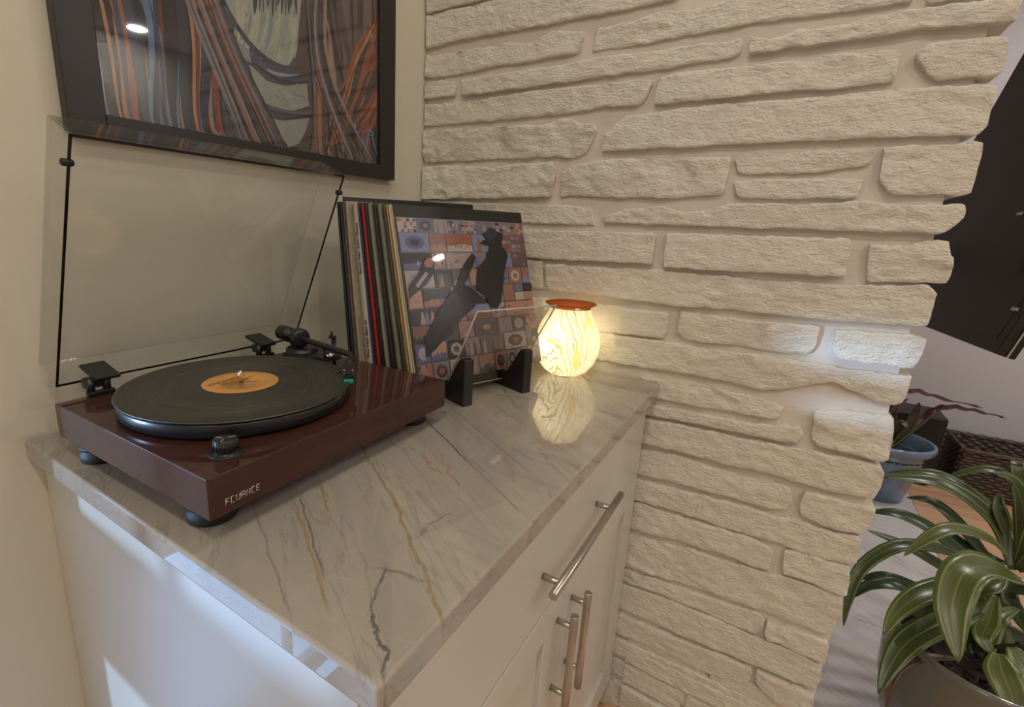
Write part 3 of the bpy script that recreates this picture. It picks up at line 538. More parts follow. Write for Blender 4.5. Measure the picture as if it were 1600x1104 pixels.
MB().lathe([(0.0038, 0), (0.1495, 0), (0.151, 0.0011), (0.1505, 0.0026), (0.147, 0.0030), (0.146, 0.0026), (0.062, 0.0026), (0.0600, 0.0029), (0.054, 0.0029), (0.052, 0.0033), (0.0038, 0.0033)], 128).obj('disc', 'vinyl', rec)
MB().lathe([(0.0038, 0.0034), (0.0038, 0.00365), (0.0495, 0.00365), (0.0503, 0.0034)], 72).obj('record_label', 'label', rec)['label'] = 'orange paper label'
ink = MB(); rr = random.Random(3); xx = -0.036
for i in range(11):
    wd = rr.uniform(0.0035, 0.0048); rot = Matrix.Rotation(0.12, 4, 'Z')
    for k in range(3): ink.box((xx + k * wd * 0.28, 0.017 + (0.0 if k != 1 else 0.004 * rr.random()), 0.00366), (xx + k * wd * 0.28 + wd * 0.2, 0.0245 - 0.002 * rr.random(), 0.00378), 0, rot)
    ink.box((xx, 0.017 + 0.006 * (i % 2), 0.00366), (xx + wd * 0.8, 0.0185 + 0.006 * (i % 2), 0.00378), 0, rot); xx += 0.0055
for k in range(9): ink.box((-0.024 + k * 0.004, 0.0105, 0.00366), (-0.0215 + k * 0.004, 0.0135, 0.00378), 0, Matrix.Rotation(0.12, 4, 'Z'))
ink.box((-0.026, 0.0070, 0.00366), (0.028, 0.0082, 0.00378), 0, Matrix.Rotation(0.12, 4, 'Z'))
for k in range(4): ink.box((0.008, -0.001 + k * 0.0022, 0.00366), (0.017 - rr.random() * 0.004, 0.0002 + k * 0.0022, 0.00378), 0, Matrix.Rotation(0.12, 4, 'Z'))
ink.obj('label_print', 'ink', rec)

# ------------------------------------------------------------------ framed picture
FX0, FX1, FZ0, FZ1 = 0.1021, 0.7886, 0.4316, 1.02
IX0, IX1, IZ0, IZ1 = 0.150, 0.7365, 0.4620, 0.975
fr = thing('framed_picture', 'black framed picture of swirling orange and blue strands above the turntable', 'picture', ((FX0 + FX1) / 2, 0, FZ0)); fo = -Vector(fr.location)
def fb(lo, hi, bev=0.0015, mb=None): return (mb or MB()).box(Vector(lo) + fo, Vector(hi) + fo, bev)
fm = MB(); YB = -0.0015
fb((FX0, -0.022, FZ0), (IX0, YB, FZ1), mb=fm); fb((IX1, -0.022, FZ0), (FX1, YB, FZ1), mb=fm); fb((IX0, -0.022, FZ0), (IX1, YB, IZ0), mb=fm); fb((IX0, -0.022, IZ1), (IX1, YB, FZ1), mb=fm); fb((IX0, -0.006, IZ0), (IX1, YB, IZ1), 0, mb=fm)
fm.obj('frame', 'frame', fr)
art = MB(); art.fc = []; ay = [-0.0066]
def AP(u, v): p = at_axis(1, -0.0125, u, v); return (p.x, p.z)
def srgb(r, g, b): return tuple((c / 255 / 12.92) if c < 11 else ((c / 255 + 0.055) / 1.055) ** 2.4 for c in (r, g, b))
def clampp(x, z): return (min(max(x, IX0 + 0.0005), IX1 - 0.0005), min(max(z, IZ0 + 0.0005), IZ1 - 0.0005))
def apoly(pts, col, px=True):
    q = [AP(*p) if px else p for p in pts]; q = [clampp(*p) for p in q]; ay[0] -= 0.000012
    art.add([Vector((x, ay[0], z)) + fo for x, z in q], [tuple(range(len(q)))]); art.fc.append(srgb(*col))
def ribbon(pts, wd, col, n=14):
    P = [Vector(p) for p in pts]; out = []
    for i in range(n + 1):
        t = i / n; k = len(P) - 1; q = [p.copy() for p in P]
        while len(q) > 1: q = [a.lerp(b, t) for a, b in zip(q, q[1:])]
        out.append(q[0])
    ay[0] -= 0.000012; vs = []; fs = []
    for i, p in enumerate(out):
        t = (out[min(i + 1, n)] - out[max(i - 1, 0)]).normalized(); nrm = Vector((-t.y, t.x)); ww = wd * (0.25 + 0.75 * math.sin(PI * min(1, 0.12 + 0.85 * i / n)))
        for s_ in (-0.5, 0.5):
            u, v = p + nrm * ww * s_; x, z = clampp(*AP(u, v)); vs.append(Vector((x, ay[0], z)) + fo)
    fs = [(2 * i, 2 * i + 1, 2 * i + 3, 2 * i + 2) for i in range(n)]; art.add(vs, fs); art.fc += [srgb(*col)] * n
apoly([(140, -260), (700, -260), (640, 260), (140, 215)], (74, 71, 84))
apoly([(140, -260), (330, -260), (345, 120), (335, 225), (140, 215)], (38, 38, 55))
apoly([(470, -260), (640, -260), (640, 260), (470, 260)], (80, 66, 66))
rr = random.Random(21)
apoly([(335, -200), (480, -200), (474, 0), (470, 40), (467, 80), (455, 101), (436, 102), (412, 90), (392, 68), (372, 42), (352, 8)], (160, 166, 160))
for i in range(26):
    a = rr.uniform(370, 466); ribbon([(a, rr.uniform(-40, 50)), (a + rr.uniform(-6, 8), 50), (a + rr.uniform(-14, 6), rr.uniform(60, 98))], rr.uniform(2, 9), rr.choice([(172, 176, 164), (150, 158, 158), (134, 146, 152), (182, 182, 164)]))
for i in range(14): a = 398 + i * 5; ribbon([(a, -30), (a + 2, 0), (a + rr.uniform(-2, 4), rr.uniform(8, 26))], rr.uniform(2.5, 5), rr.choice([(62, 66, 84), (84, 88, 104), (50, 52, 70)]))
for pts, wd, c in (([(348, -10), (372, 45), (400, 92), (440, 112), (478, 104)], 7, (58, 62, 82)), ([(395, 80), (420, 120), (450, 132), (484, 122)], 15, (72, 84, 110)), ([(402, 98), (430, 128), (462, 134), (486, 126)], 6, (38, 42, 60)), ([(420, 108), (440, 120), (470, 116)], 5, (142, 156, 172))): ribbon(pts, wd, c, 18)
apoly([(392, 100), (402, 108), (420, 126), (448, 134), (482, 130), (484, 150), (486, 165), (462, 172), (440, 171), (418, 164), (402, 140)], (152, 158, 150))
for i in range(14): a = rr.uniform(408, 476); ribbon([(a - 10, rr.uniform(125, 150)), (a, 150), (a + 10, rr.uniform(150, 170))], rr.uniform(2, 6), rr.choice([(166, 168, 152), (140, 150, 156), (128, 134, 140)]))
for pts, wd, c in (([(404, 158), (430, 176), (460, 182), (492, 174)], 12, (80, 88, 108)), ([(410, 166), (440, 182), (490, 180)], 5, (40, 44, 60))): ribbon(pts, wd, c, 16)
apoly([(424, 184), (446, 188), (486, 184), (480, 205), (470, 224), (454, 230), (440, 210)], (148, 154, 150))
apoly([(360, 62), (376, 64), (392, 78), (396, 98), (384, 92), (366, 78)], (140, 146, 152))
OR, BL, DK, WH = [(150, 86, 62), (172, 104, 70), (136, 68, 52), (182, 132, 94), (112, 56, 50)], [(54, 68, 98), (74, 102, 140), (42, 48, 72), (96, 128, 164), (46, 52, 70)], [(24, 23, 28), (32, 29, 36), (42, 38, 46), (30, 32, 46)], [(180, 176, 172), (150, 150, 160)]
for i in range(120):
    f = rr.random(); x0_ = 128 + 215 * f; x3 = 160 + 195 * f + rr.uniform(-14, 14); bul = rr.uniform(-30, 26)
    c = rr.choice(OR + BL + DK) if rr.random() > 0.08 else rr.choice(WH); wd = rr.uniform(4, 17) if c not in WH else 2
    ribbon([(x0_ - 40 + rr.uniform(-20, 20), -120), (x0_ - 10 + bul, -20), (x0_ + 26 - bul, 70), (x3 - 30 + bul * .6, 140), (x3, 226)], wd, c)
for i in range(26):
    f = rr.random(); ribbon([(270 + 60 * f, -60), (300 + 60 * f, 40), (340 + 40 * f, 110), (356 + 70 * f, 170), (380 + 70 * f, 232)], rr.uniform(1.5, 5), rr.choice([(104, 98, 108), (150, 96, 76), (60, 56, 68), (134, 128, 138), (86, 80, 92)]))
for i in range(100):
    f = rr.random(); x0_ = 488 + 120 * f; x3 = 486 + 116 * f + rr.uniform(-22, 22)
    c = rr.choice(OR + BL + DK + [(92, 78, 78), (104, 88, 86), (84, 74, 80), (110, 98, 98)] * 2) if rr.random() > 0.1 else rr.choice(WH); wd = rr.uniform(3, 11) if c not in WH else 1.6
    ribbon([(x0_, -120), (x0_ - 22 + rr.uniform(-14, 14), 0), (x0_ + 14 + rr.uniform(-16, 16), 90), (x3 + rr.uniform(-20, 20), 170), (x3 + rr.uniform(-10, 30), 262)], wd, c)
for i in range(34):
    f = rr.random(); x0_ = 545 + 60 * f; y0a = rr.uniform(20, 120); ln = rr.uniform(70, 130)
    ribbon([(x0_ + 12, y0a), (x0_ - 14, y0a + ln * .3), (x0_ - 6, y0a + ln * .7), (x0_ - 36, y0a + ln)], rr.uniform(3, 10), rr.choice(OR[:4] + [(70, 60, 64)]))
for i in range(16):
    f = rr.random(); ribbon([(486 + 30 * f, -20), (470 + 30 * f, 90), (500 + 30 * f, 150), (530 + 60 * f, 250)], rr.uniform(1.2, 4), rr.choice([(120, 108, 112), (60, 54, 62), (146, 140, 146), (84, 80, 96)]))
for pts in ([(566, 206), (572, 200), (588, 204), (592, 212), (580, 216), (566, 206)], [(578, 200), (576, 225), (566, 250)], [(580, 202), (584, 225), (592, 246)]): ribbon(pts, 1.4, (120, 160, 186), 12)
art.obj('print', 'paint_print', fr, recalc=False)['label'] = 'painted print of swirling strands and pale curved folds'
MB().box(Vector((IX0 + 0.0003, -0.0165, IZ0 + 0.0003)) + fo, Vector((IX1 - 0.0003, -0.0145, IZ1 - 0.0003)) + fo).obj('glass', 'pane', fr)

# ------------------------------------------------------------------ record albums in their stand
SA = 0.335
def alb_frame(P, yaw, lean, roll=0.0):
    a = Vector((math.cos(yaw), math.sin(yaw), 0)); n = Vector((-math.sin(yaw), math.cos(yaw), 0)); b = n * math.sin(lean) + Vector((0, 0, 1)) * math.cos(lean); wv = n * math.cos(lean) - Vector((0, 0, 1)) * math.sin(lean)
    if roll: a, b = a * math.cos(roll) + b * math.sin(roll), b * math.cos(roll) - a * math.sin(roll)
    return Matrix(((a.x, wv.x, b.x, P[0]), (a.y, wv.y, b.y, P[1]), (a.z, wv.z, b.z, P[2]), (0, 0, 0, 1)))   # local x along cover, y towards the back, z up
def cam_scale(P, f): return CAM_P + (Vector(P) - CAM_P) * f
FRONT = cam_scale((0.4293, -0.3844, 0.0547), SA / 0.315); BACK = Vector((0.464, -0.184, 0.031))
SP = [  # px start, px end at the top, spine colour, label, colour of the paper edge
    (522, 526, (24, 30, 28), 'black green record sleeve at the left end of the spines', 0),
    (526.5, 531, (38, 42, 62), 'navy blue record sleeve beside the black green one at the left end', 0),
    (531.5, 535, (96, 78, 66), 'thin brown speckled record sleeve behind the wide white one', 0),
    (535.5, 540.5, (150, 138, 120), 'thin cream record sleeve touching the back of the wide white one', 0),
    (541, 556.5, (188, 180, 168), 'wide white record box with blue and black spine lettering', 0),
    (557, 560, (40, 44, 74), 'thin navy record sleeve between the white box and red sleeve', 0),
    (560.5, 567, (150, 30, 28), 'red record sleeve in the middle of the stack', 0),
    (567.5, 572, (22, 22, 22), 'black record sleeve just in front of the red one', 0),
    (572.5, 578, (132, 130, 118), 'grey record sleeve in a crinkled clear plastic cover', 1),
    (578.5, 586, (34, 33, 32), 'thick black record sleeve with scuffed spine', 1),
    (586.5, 594, (120, 118, 100), 'olive grey record sleeve in shiny clear plastic', 1),
    (594.5, 601, (62, 62, 54), 'dark olive record sleeve with a plastic cover behind the tan one', 1),
    (601.5, 605, (150, 116, 80), 'thin tan record sleeve near the front of the stack', 0),
    (605.5, 609.5, (190, 172, 140), 'cream record sleeve right behind the collage album', 0)]
M['plastic'] = thin_glass('clear_plastic_sleeve', (0.93, 0.93, 0.90), 1.0, 0.12)
M['paper'] = simple('paper_edge', (0.60, 0.54, 0.44), 0.7)
frac = lambda px: (px - 522) / 91.5
Lsp = lambda t: (BACK.lerp(FRONT, t), -0.3059, 0.135 + (0.2796 - 0.135) * t)
GRP = 'record sleeves in the stack beside the turntable'
for i, (pa, pb, colr, lab, plast) in enumerate(SP):
    ta_, tb_ = frac(pa), frac(pb); Pm, yaw, lean = Lsp(tb_); Pa, _, la_ = Lsp(ta_); rr = random.Random(i + 40)
    mtx = alb_frame(Pm, yaw, lean); ma = alb_frame(Pa, yaw, la_); wv_ = Vector((mtx[0][1], mtx[1][1], mtx[2][1])); up_m = Vector((mtx[0][2], mtx[1][2], mtx[2][2])); up_a = Vector((ma[0][2], ma[1][2], ma[2][2]))
    tb0 = max(0.0016, (Pa - Pm).dot(wv_) * 0.93); tt0 = max(0.0014, (Pa + up_a * SA - Pm - up_m * SA).dot(wv_) * 0.93); th = tt0; TH = lambda z: tb0 + (tt0 - tb0) * z / SA
    t_ = thing('record_album', lab, 'record album', group=GRP, mat=mtx); HS = SA - rr.uniform(0.0, 0.003)
    lin = srgb(*colr); mt_ = simple('album_%d' % i, lin, 0.45, var=0.35 if sum(colr) < 480 else 0.06, nscale=70)
    sl = MB(); sl.prism([(0.0006, 0, 0), (0.0006, TH(0), 0), (0.0006, TH(HS), HS), (0.0006, 0, HS)], (SA, 0, 0)); sl.obj('sleeve', mt_, t_)
    sp = MB(); n = 26; vs = []      # spine with a slightly worn, wavy face
    for k in range(n + 1):
        z = 0.0015 + (HS - 0.003) * k / n; wv = 0.0005 * noise.noise(Vector((i * 3.3, z * 30, 0)))
        for yy in (0.0, 0.06, 0.5, 0.94, 1.0): vs.append((0.0008 if yy in (0, 1) else -0.0009 - (0.0006 if yy == 0.5 else 0) + wv, TH(z) * (0.02 + 0.96 * yy), z))
    sp.add(vs, [(5 * k + j, 5 * k + j + 1, 5 * k + j + 6, 5 * k + j + 5) for k in range(n) for j in range(4)], True); sp.obj('spine', mt_, t_, recalc=False)
    MB().box((0.006, th * 0.3, HS - 0.0006), (SA - 0.004, th * 0.7, HS + 0.0006)).obj('paper_edge', 'paper', t_)
    if plast:
        pc = MB(); nn = 20; vs = []
        for k in range(nn + 1):
            z = SA * 1.012 * k / nn
            vs += [(-0.0035 + 0.0022 * noise.noise(Vector((i, z * 26, 1))), 0.0001, z), (-0.0045 + 0.003 * noise.noise(Vector((i, z * 40, 5))), TH(z) * 0.5, z), (-0.0035 + 0.0022 * noise.noise(Vector((i, z * 30, 9))), TH(z) * 1.02, z)]
        pc.add(vs, [(3 * k + j, 3 * k + j + 1, 3 * k + j + 4, 3 * k + j + 3) for k in range(nn) for j in range(2)], True); pc.obj('plastic_cover', 'plastic', t_, recalc=False)
    if i == 4:
        M['ink_blue'] = simple('blue_ink', srgb(52, 62, 120), 0.6); M['ink_black'] = simple('black_ink', srgb(44, 42, 56), 0.6)
        def spine_text(txt, size, z, mat_, nm):    # text runs up the spine, tops of the letters towards the back of the stack
            slope = (tt0 - tb0) / SA
            mw = Matrix(((0, 0, -1, -0.0022), (slope, 1, 0, TH(z) * 0.27), (1, 0, 0, z), (0, 0, 0, 1)))
            text_obj(txt, size, mat_, t_, nm, mw)
        spine_text('Daryl Hall  John Oates', 0.0105, 0.200, 'ink_blue', 'spine_title'); spine_text('The Very Best of', 0.0105, 0.040, 'ink_black', 'spine_title')
Pm, yaw, lean = Lsp(-0.10)
t_ = thing('record_album', 'black record sleeve poking out right above the back of the stack', 'record album', group=GRP, mat=alb_frame(Pm + Vector((0.030, -0.008, 0.010)), -0.3059, 0.12, 0.012))
M['alb_black'] = simple('album_black', (0.012, 0.011, 0.010), 0.4)
MB().box((0.0006, 0, 0), (SA, 0.004, SA), 0.0006).obj('sleeve', 'alb_black', t_); MB().box((0.006, 0.0012, SA - 0.0002), (SA * 0.3, 0.0026, SA + 0.0012)).obj('paper_edge', 'paper', t_)
# front album with its printed collage cover
t_ = thing('record_album', 'front record album with a collage cover of small pictures and dark shapes', 'record album', group=GRP, mat=alb_frame(FRONT, -0.3059, 0.2796))
MB().box((0, 0.0004, 0), (SA, 0.0040, SA), 0.0005).obj('sleeve', 'alb_black', t_)
MB().box((-0.0008, 0.0012, 0.001), (0.0006, 0.0030, SA - 0.001)).obj('spine', 'paper', t_)['label'] = 'white spine'
GREY_ = (118, 106, 112)
cv = MB(); cv.fc = []; cy = [0.0003]
def cq(pts, col):
    cy[0] -= 0.000008; cv.add([(min(max(a, 0.012), 0.999) * SA, cy[0], min(max(b, 0.001), 0.93) * SA) for a, b in pts], [tuple(range(len(pts)))]); cv.fc.append(srgb(*[c * 0.70 + g2 * 0.30 for c, g2 in zip(col, GREY_)] if sum(col) > 150 else col))
rr = random.Random(5)
cq([(0.012, 0.001), (0.999, 0.001), (0.999, 0.93), (0.012, 0.93)], (120, 108, 116))
PAL = [(150, 92, 70), (104, 66, 60), (90, 100, 140), (66, 74, 124), (126, 112, 120), (160, 150, 150), (54, 48, 56), (172, 128, 104), (80, 62, 66), (112, 128, 170), (140, 96, 92), (186, 176, 168), (44, 40, 46), (150, 80, 56)]
rows = [0.93, 0.845, 0.735, 0.635, 0.53, 0.42, 0.325, 0.225, 0.115, 0.001]
for r_ in range(9):
    z1, z0 = rows[r_], rows[r_ + 1]; a = 0.012
    while a < 0.995:
        wd = rr.choice([0.10, 0.12, 0.13, 0.2]); b = min(0.999, a + wd)
        if b > 0.93: b = 0.999
        sub = (a > 0.78 and r_ in (4, 5, 7)) ; g_ = 0.0035; c = rr.choice(PAL)
        if sub:
            for p in range(2):
                for q_ in range(2):
                    aa = a + (b - a) * p / 2; zz = z0 + (z1 - z0) * q_ / 2; cq([(aa + g_, zz + g_), (aa + (b - a) / 2, zz + g_), (aa + (b - a) / 2, zz + (z1 - z0) / 2), (aa + g_, zz + (z1 - z0) / 2)], rr.choice(PAL))
        else:
            cq([(a + g_, z0 + g_), (b - g_, z0 + g_), (b - g_, z1 - g_), (a + g_, z1 - g_)], c); st_ = rr.randrange(5); c2 = rr.choice(PAL); A_, B_, C_, D_ = a + g_, b - g_, z0 + g_, z1 - g_; wA, hC = B_ - A_, D_ - C_
            if st_ == 0:
                cq([(A_, C_), (B_, C_), (B_, C_ + hC * 0.35), (A_ + wA * 0.6, C_ + hC * 0.45), (A_, C_ + hC * 0.3)], c2)
                for k in range(6): x_ = A_ + wA * rr.uniform(0.05, 0.9); cq([(x_, C_ + hC * 0.25), (x_ + wA * 0.07, C_ + hC * 0.25), (x_ + wA * 0.06, C_ + hC * rr.uniform(0.4, 0.65))], rr.choice(PAL))
            elif st_ == 1:
                e = [(A_ + wA * (0.5 + 0.34 * math.cos(t * PI / 8)), C_ + hC * (0.5 + 0.36 * math.sin(t * PI / 8))) for t in range(16)]; cq(e, c2); cq([(A_ + wA * 0.5 + (x_ - A_ - wA * 0.5) * 0.5, C_ + hC * 0.5 + (z_ - C_ - hC * 0.5) * 0.5) for x_, z_ in e], rr.choice(PAL))
            elif st_ == 2:
                for p in range(6):
                    for q_ in range(4):
                        if rr.random() < 0.6: x_ = A_ + wA * p / 6; z_ = C_ + hC * q_ / 4; cq([(x_, z_), (x_ + wA * 0.15, z_), (x_ + wA * 0.15, z_ + hC * 0.2), (x_, z_ + hC * 0.2)], rr.choice(PAL))
            elif st_ == 3:
                for k in range(3): x_ = A_ + wA * rr.uniform(0.1, 0.7); cq([(x_, C_), (x_ + wA * 0.2, C_), (x_ + wA * 0.15, C_ + hC * 0.7), (x_ + wA * 0.08, C_ + hC * 0.85)], rr.choice(PAL))
            else:
                for k in range(7): x_ = A_ + wA * rr.uniform(0, 0.8); z_ = C_ + hC * rr.uniform(0, 0.8); cq([(x_, z_), (x_ + wA * 0.18, z_ + hC * 0.05), (x_ + wA * 0.12, z_ + hC * 0.18)], rr.choice(PAL))
        a = b
fi = Matrix.Identity(4); mi = alb_frame(FRONT, -0.3059, 0.2796); nrm_ = Vector((mi[0][1], mi[1][1], mi[2][1])); inv = mi.inverted()
def CV(u, v):
    d = ray(u, v); t = (FRONT - CAM_P).dot(nrm_) / d.dot(nrm_); q = inv @ (CAM_P + d * t); return (q.x / SA, q.z / SA)
def dark(pts, col): cq([CV(*p) for p in pts], col)
dark([(662, 530), (676, 500), (694, 470), (712, 445), (724, 412), (736, 396), (742, 402), (734, 424), (724, 444), (738, 452), (748, 462), (740, 480), (722, 496), (700, 520), (680, 545), (664, 560)], (34, 32, 38))
dark([(744, 420), (758, 404), (764, 384), (748, 380), (760, 372), (770, 360), (784, 366), (782, 384), (792, 398), (786, 430), (782, 470), (776, 482), (764, 480), (758, 462), (742, 452)], (22, 21, 24))
dark([(638, 446), (652, 430), (664, 404), (672, 400), (678, 412), (676, 428), (664, 446), (648, 458), (638, 468)], (24, 22, 26))
dark([(752, 366), (764, 356), (772, 358), (776, 366), (764, 378)], (40, 44, 60)); dark([(660, 410), (668, 402), (676, 406), (674, 418), (664, 418)], (150, 92, 70)); dark([(648, 446), (664, 424), (668, 428), (652, 450)], (150, 148, 146))
cv.obj('cover_print', 'print', t_, recalc=False)['label'] = 'collage of small pictures with dark leaping shapes'
# stand: clear leaning plate on two black wedge feet
SY = -0.346; sa = Vector((math.cos(SY), math.sin(SY), 0)); sn = Vector((-math.sin(SY), math.cos(SY), 0)); SP0 = Vector((0.5175, -0.4222, 0))
std = thing('record_stand', 'record stand of clear acrylic plates on two black wedge feet', 'record stand', SP0, (0, 0, SY))
def plate(c4, th):   # four corners (a, d, z)
    q = [Vector(c) for c in c4]; n_ = (q[1] - q[0]).cross(q[3] - q[0]).normalized() * th; return MB().prism(q, n_)
pa = [(0.004, 0.0640, 0.0155), (0.188, 0.0640, 0.0155), (0.168, -0.0560, 0.1880), (-0.0225, -0.0566, 0.1888)]
ap = plate(pa, 0.0035).obj('front_plate', 'acrylic', std); ap['label'] = 'clear acrylic front plate'
ed = MB(); q = [Vector(c) for c in pa]
for a, b in ((0, 3), (3, 2), (2, 1), (1, 0)): ed.tube([q[a], q[b]], 0.0013, 6)
ed.obj('plate_edge', 'acrylic_edge', ap)
pb = [(0.0, 0.238, 0.0155), (0.19, 0.238, 0.0155), (0.19, 0.262, 0.165), (0.0, 0.262, 0.165)]
plate(pb, 0.0035).obj('back_plate', 'acrylic', std)['label'] = 'clear acrylic back plate'
for fa in (0.0, 0.1515):
    ft = MB(); w_ = 0.0225
    prof = [(0.0, 0.0), (0.0, 0.088), (0.0135, 0.090), (0.0535, 0.0305), (0.056, 0.028), (0.2375, 0.028), (0.243, 0.045), (0.253, 0.11), (0.272, 0.11), (0.272, 0.0)]
    ft.prism([(fa, d, z) for d, z in prof], (w_, 0, 0)); f_ = ft.obj('foot', 'black_wood', std); bv = f_.modifiers.new('bevel', 'BEVEL'); bv.width = 0.0012; bv.segments = 2; bv.limit_method = 'ANGLE'
# ------------------------------------------------------------------ glass lamp
lp = thing('table_lamp', 'lit round glass lamp with green brown streaks and an orange glass dish on top', 'lamp', (0.857, -0.486, 0))
def lamp_mat():
    mt = bpy.data.materials.new('streaked_glass'); mt.use_nodes = True; nt = mt.node_tree; nt.nodes.remove(nt.nodes['Principled BSDF']); out = nt.nodes['Material Output']
    tc = nd(nt, 'ShaderNodeTexCoord'); sp = nd(nt, 'ShaderNodeSeparateXYZ'); nt.links.new(tc.outputs['Object'], sp.inputs[0])
    ang = math_(nt, 'ARCTAN2', sp.outputs[1], sp.outputs[0]); z = sp.outputs[2]
    cb = nd(nt, 'ShaderNodeCombineXYZ'); nt.links.new(math_(nt, 'SINE', ang), cb.inputs[0]); nt.links.new(math_(nt, 'COSINE', ang), cb.inputs[1]); nt.links.new(math_(nt, 'MULTIPLY', z, 9.0), cb.inputs[2])
    wp = math_(nt, 'SUBTRACT', tex_noise(nt, cb.outputs[0], 1.5, 2, 0.45), 0.5)
    sweep = math_(nt, 'MULTIPLY', math_(nt, 'SINE', math_(nt, 'ADD', math_(nt, 'MULTIPLY', ang, 2.0), 0.9)), math_(nt, 'MULTIPLY', math_(nt, 'SUBTRACT', z, 0.16), 5.0))
    a2 = math_(nt, 'ADD', ang, math_(nt, 'ADD', math_(nt, 'MULTIPLY', wp, 0.8), sweep))
    st1 = math_(nt, 'ABSOLUTE', math_(nt, 'SUBTRACT', math_(nt, 'FRACT', math_(nt, 'MULTIPLY', a2, 76 / (2 * PI))), 0.5))
    st2 = math_(nt, 'ABSOLUTE', math_(nt, 'SUBTRACT', math_(nt, 'FRACT', math_(nt, 'MULTIPLY', a2, 23 / (2 * PI))), 0.5))
    n3 = tex_noise(nt, cb.outputs[0], 2.2, 2, 0.5)
    c = mixc(nt, math_(nt, 'MULTIPLY', mapr(nt, st1, 0.0, 0.24, 0.9, 0.0), mapr(nt, n3, 0.35, 0.6, 0.25, 1.0)), (0.95, 0.92, 0.80), (0.17, 0.17, 0.10))
    c = mixc(nt, mapr(nt, st2, 0.0, 0.17, 0.85, 0.0), c, (0.36, 0.37, 0.09)); c = mixc(nt, mapr(nt, n3, 0.62, 0.70, 0, 0.7), c, (0.72, 0.55, 0.10))
    di = nd(nt, 'ShaderNodeBsdfDiffuse'); trl = nd(nt, 'ShaderNodeBsdfTranslucent'); gl = nd(nt, 'ShaderNodeBsdfGlossy'); gl.inputs['Roughness'].default_value = 0.08; em = nd(nt, 'ShaderNodeEmission'); em.inputs[1].default_value = 0.06
    for n_ in (di, trl): nt.links.new(c, n_.inputs[0])
    nt.links.new(c, em.inputs[0]); m1 = nd(nt, 'ShaderNodeMixShader'); m1.inputs[0].default_value = 0.75; nt.links.new(di.outputs[0], m1.inputs[1]); nt.links.new(trl.outputs[0], m1.inputs[2])
    ad = nd(nt, 'ShaderNodeAddShader'); nt.links.new(m1.outputs[0], ad.inputs[0]); nt.links.new(em.outputs[0], ad.inputs[1])
    fr_ = nd(nt, 'ShaderNodeFresnel'); fr_.inputs[0].default_value = 1.4; m2 = nd(nt, 'ShaderNodeMixShader'); nt.links.new(fr_.outputs[0], m2.inputs[0]); nt.links.new(ad.outputs[0], m2.inputs[1]); nt.links.new(gl.outputs[0], m2.inputs[2]); nt.links.new(m2.outputs[0], out.inputs[0])
    return mt
M['lamp_glass'] = lamp_mat()
prof = [(0.0265, 0.0005), (0.038, 0.004), (0.052, 0.014), (0.0645, 0.032), (0.0715, 0.055), (0.0738, 0.075), (0.0715, 0.095), (0.0645, 0.115), (0.0555, 0.133), (0.0480, 0.147), (0.0445, 0.156)]
sm = []
for i in range(len(prof) - 1):
    for k in range(3): t = k / 3; a, b = prof[i], prof[i + 1]; sm.append((a[0] + (b[0] - a[0]) * t, a[1] + (b[1] - a[1]) * t))
sm.append(prof[-1])
MB().lathe(sm, 64, cap=False).obj('glass_shade', 'lamp_glass', lp)
M['orange_rim'] = simple('orange_glass_rim', (0.50, 0.14, 0.035), 0.15, var=0.2)
def dish_mat():
    mt = bpy.data.materials.new('orange_glass'); mt.use_nodes = True; nt = mt.node_tree; nt.nodes.remove(nt.nodes['Principled BSDF']); out = nt.nodes['Material Output']
    c = mixc(nt, tex_noise(nt, objvec(nt), 30, 3), (0.92, 0.42, 0.12), (0.75, 0.28, 0.07))
    tr = nd(nt, 'ShaderNodeBsdfTransparent'); tl = nd(nt, 'ShaderNodeBsdfTranslucent'); di = nd(nt, 'ShaderNodeBsdfDiffuse'); gl = nd(nt, 'ShaderNodeBsdfGlossy'); gl.inputs['Roughness'].default_value = 0.05
    nt.links.new(c, tr.inputs[0]); c2 = mixc(nt, 0.5, c, (0.05, 0.02, 0.01))
    for n_ in (tl, di): nt.links.new(c2, n_.inputs[0])
    m1 = nd(nt, 'ShaderNodeMixShader'); m1.inputs[0].default_value = 0.5; nt.links.new(tl.outputs[0], m1.inputs[1]); nt.links.new(di.outputs[0], m1.inputs[2])
    m2 = nd(nt, 'ShaderNodeMixShader'); m2.inputs[0].default_value = 0.55; nt.links.new(tr.outputs[0], m2.inputs[1]); nt.links.new(m1.outputs[0], m2.inputs[2])
    m3 = nd(nt, 'ShaderNodeMixShader'); m3.inputs[0].default_value = 0.06; nt.links.new(m2.outputs[0], m3.inputs[1]); nt.links.new(gl.outputs[0], m3.inputs[2]); nt.links.new(m3.outputs[0], out.inputs[0]); return mt
M['orange_dish'] = dish_mat()
MB().lathe([(0.0005, 0.1535), (0.030, 0.1540), (0.0435, 0.1580), (0.0560, 0.1655), (0.0572, 0.1668), (0.0560, 0.1678), (0.0435, 0.1612), (0.030, 0.1562), (0.0005, 0.1558)], 64, cap=False).obj('dish', 'orange_dish', lp)['label'] = 'shallow flared orange glass dish'
M['lamp_base'] = simple('dark_lamp_foot', (0.10, 0.085, 0.06), 0.4); MB().lathe([(0.026, 0.0), (0.0275, 0.0008), (0.027, 0.003)], 40).obj('foot_disc', 'lamp_base', lp)
M['bulb'] = simple('bulb_glass', (0.9, 0.85, 0.75), 0.3)
for a, lx_, ly_ in ((0, -0.026, 0.014), (1, 0.028, -0.022)):
    l_ = lamp('POINT', 'bulb_light', (0.857 + lx_, -0.486 + ly_, 0.088), 0.20, (1.0, 0.80, 0.50), size=0.014)
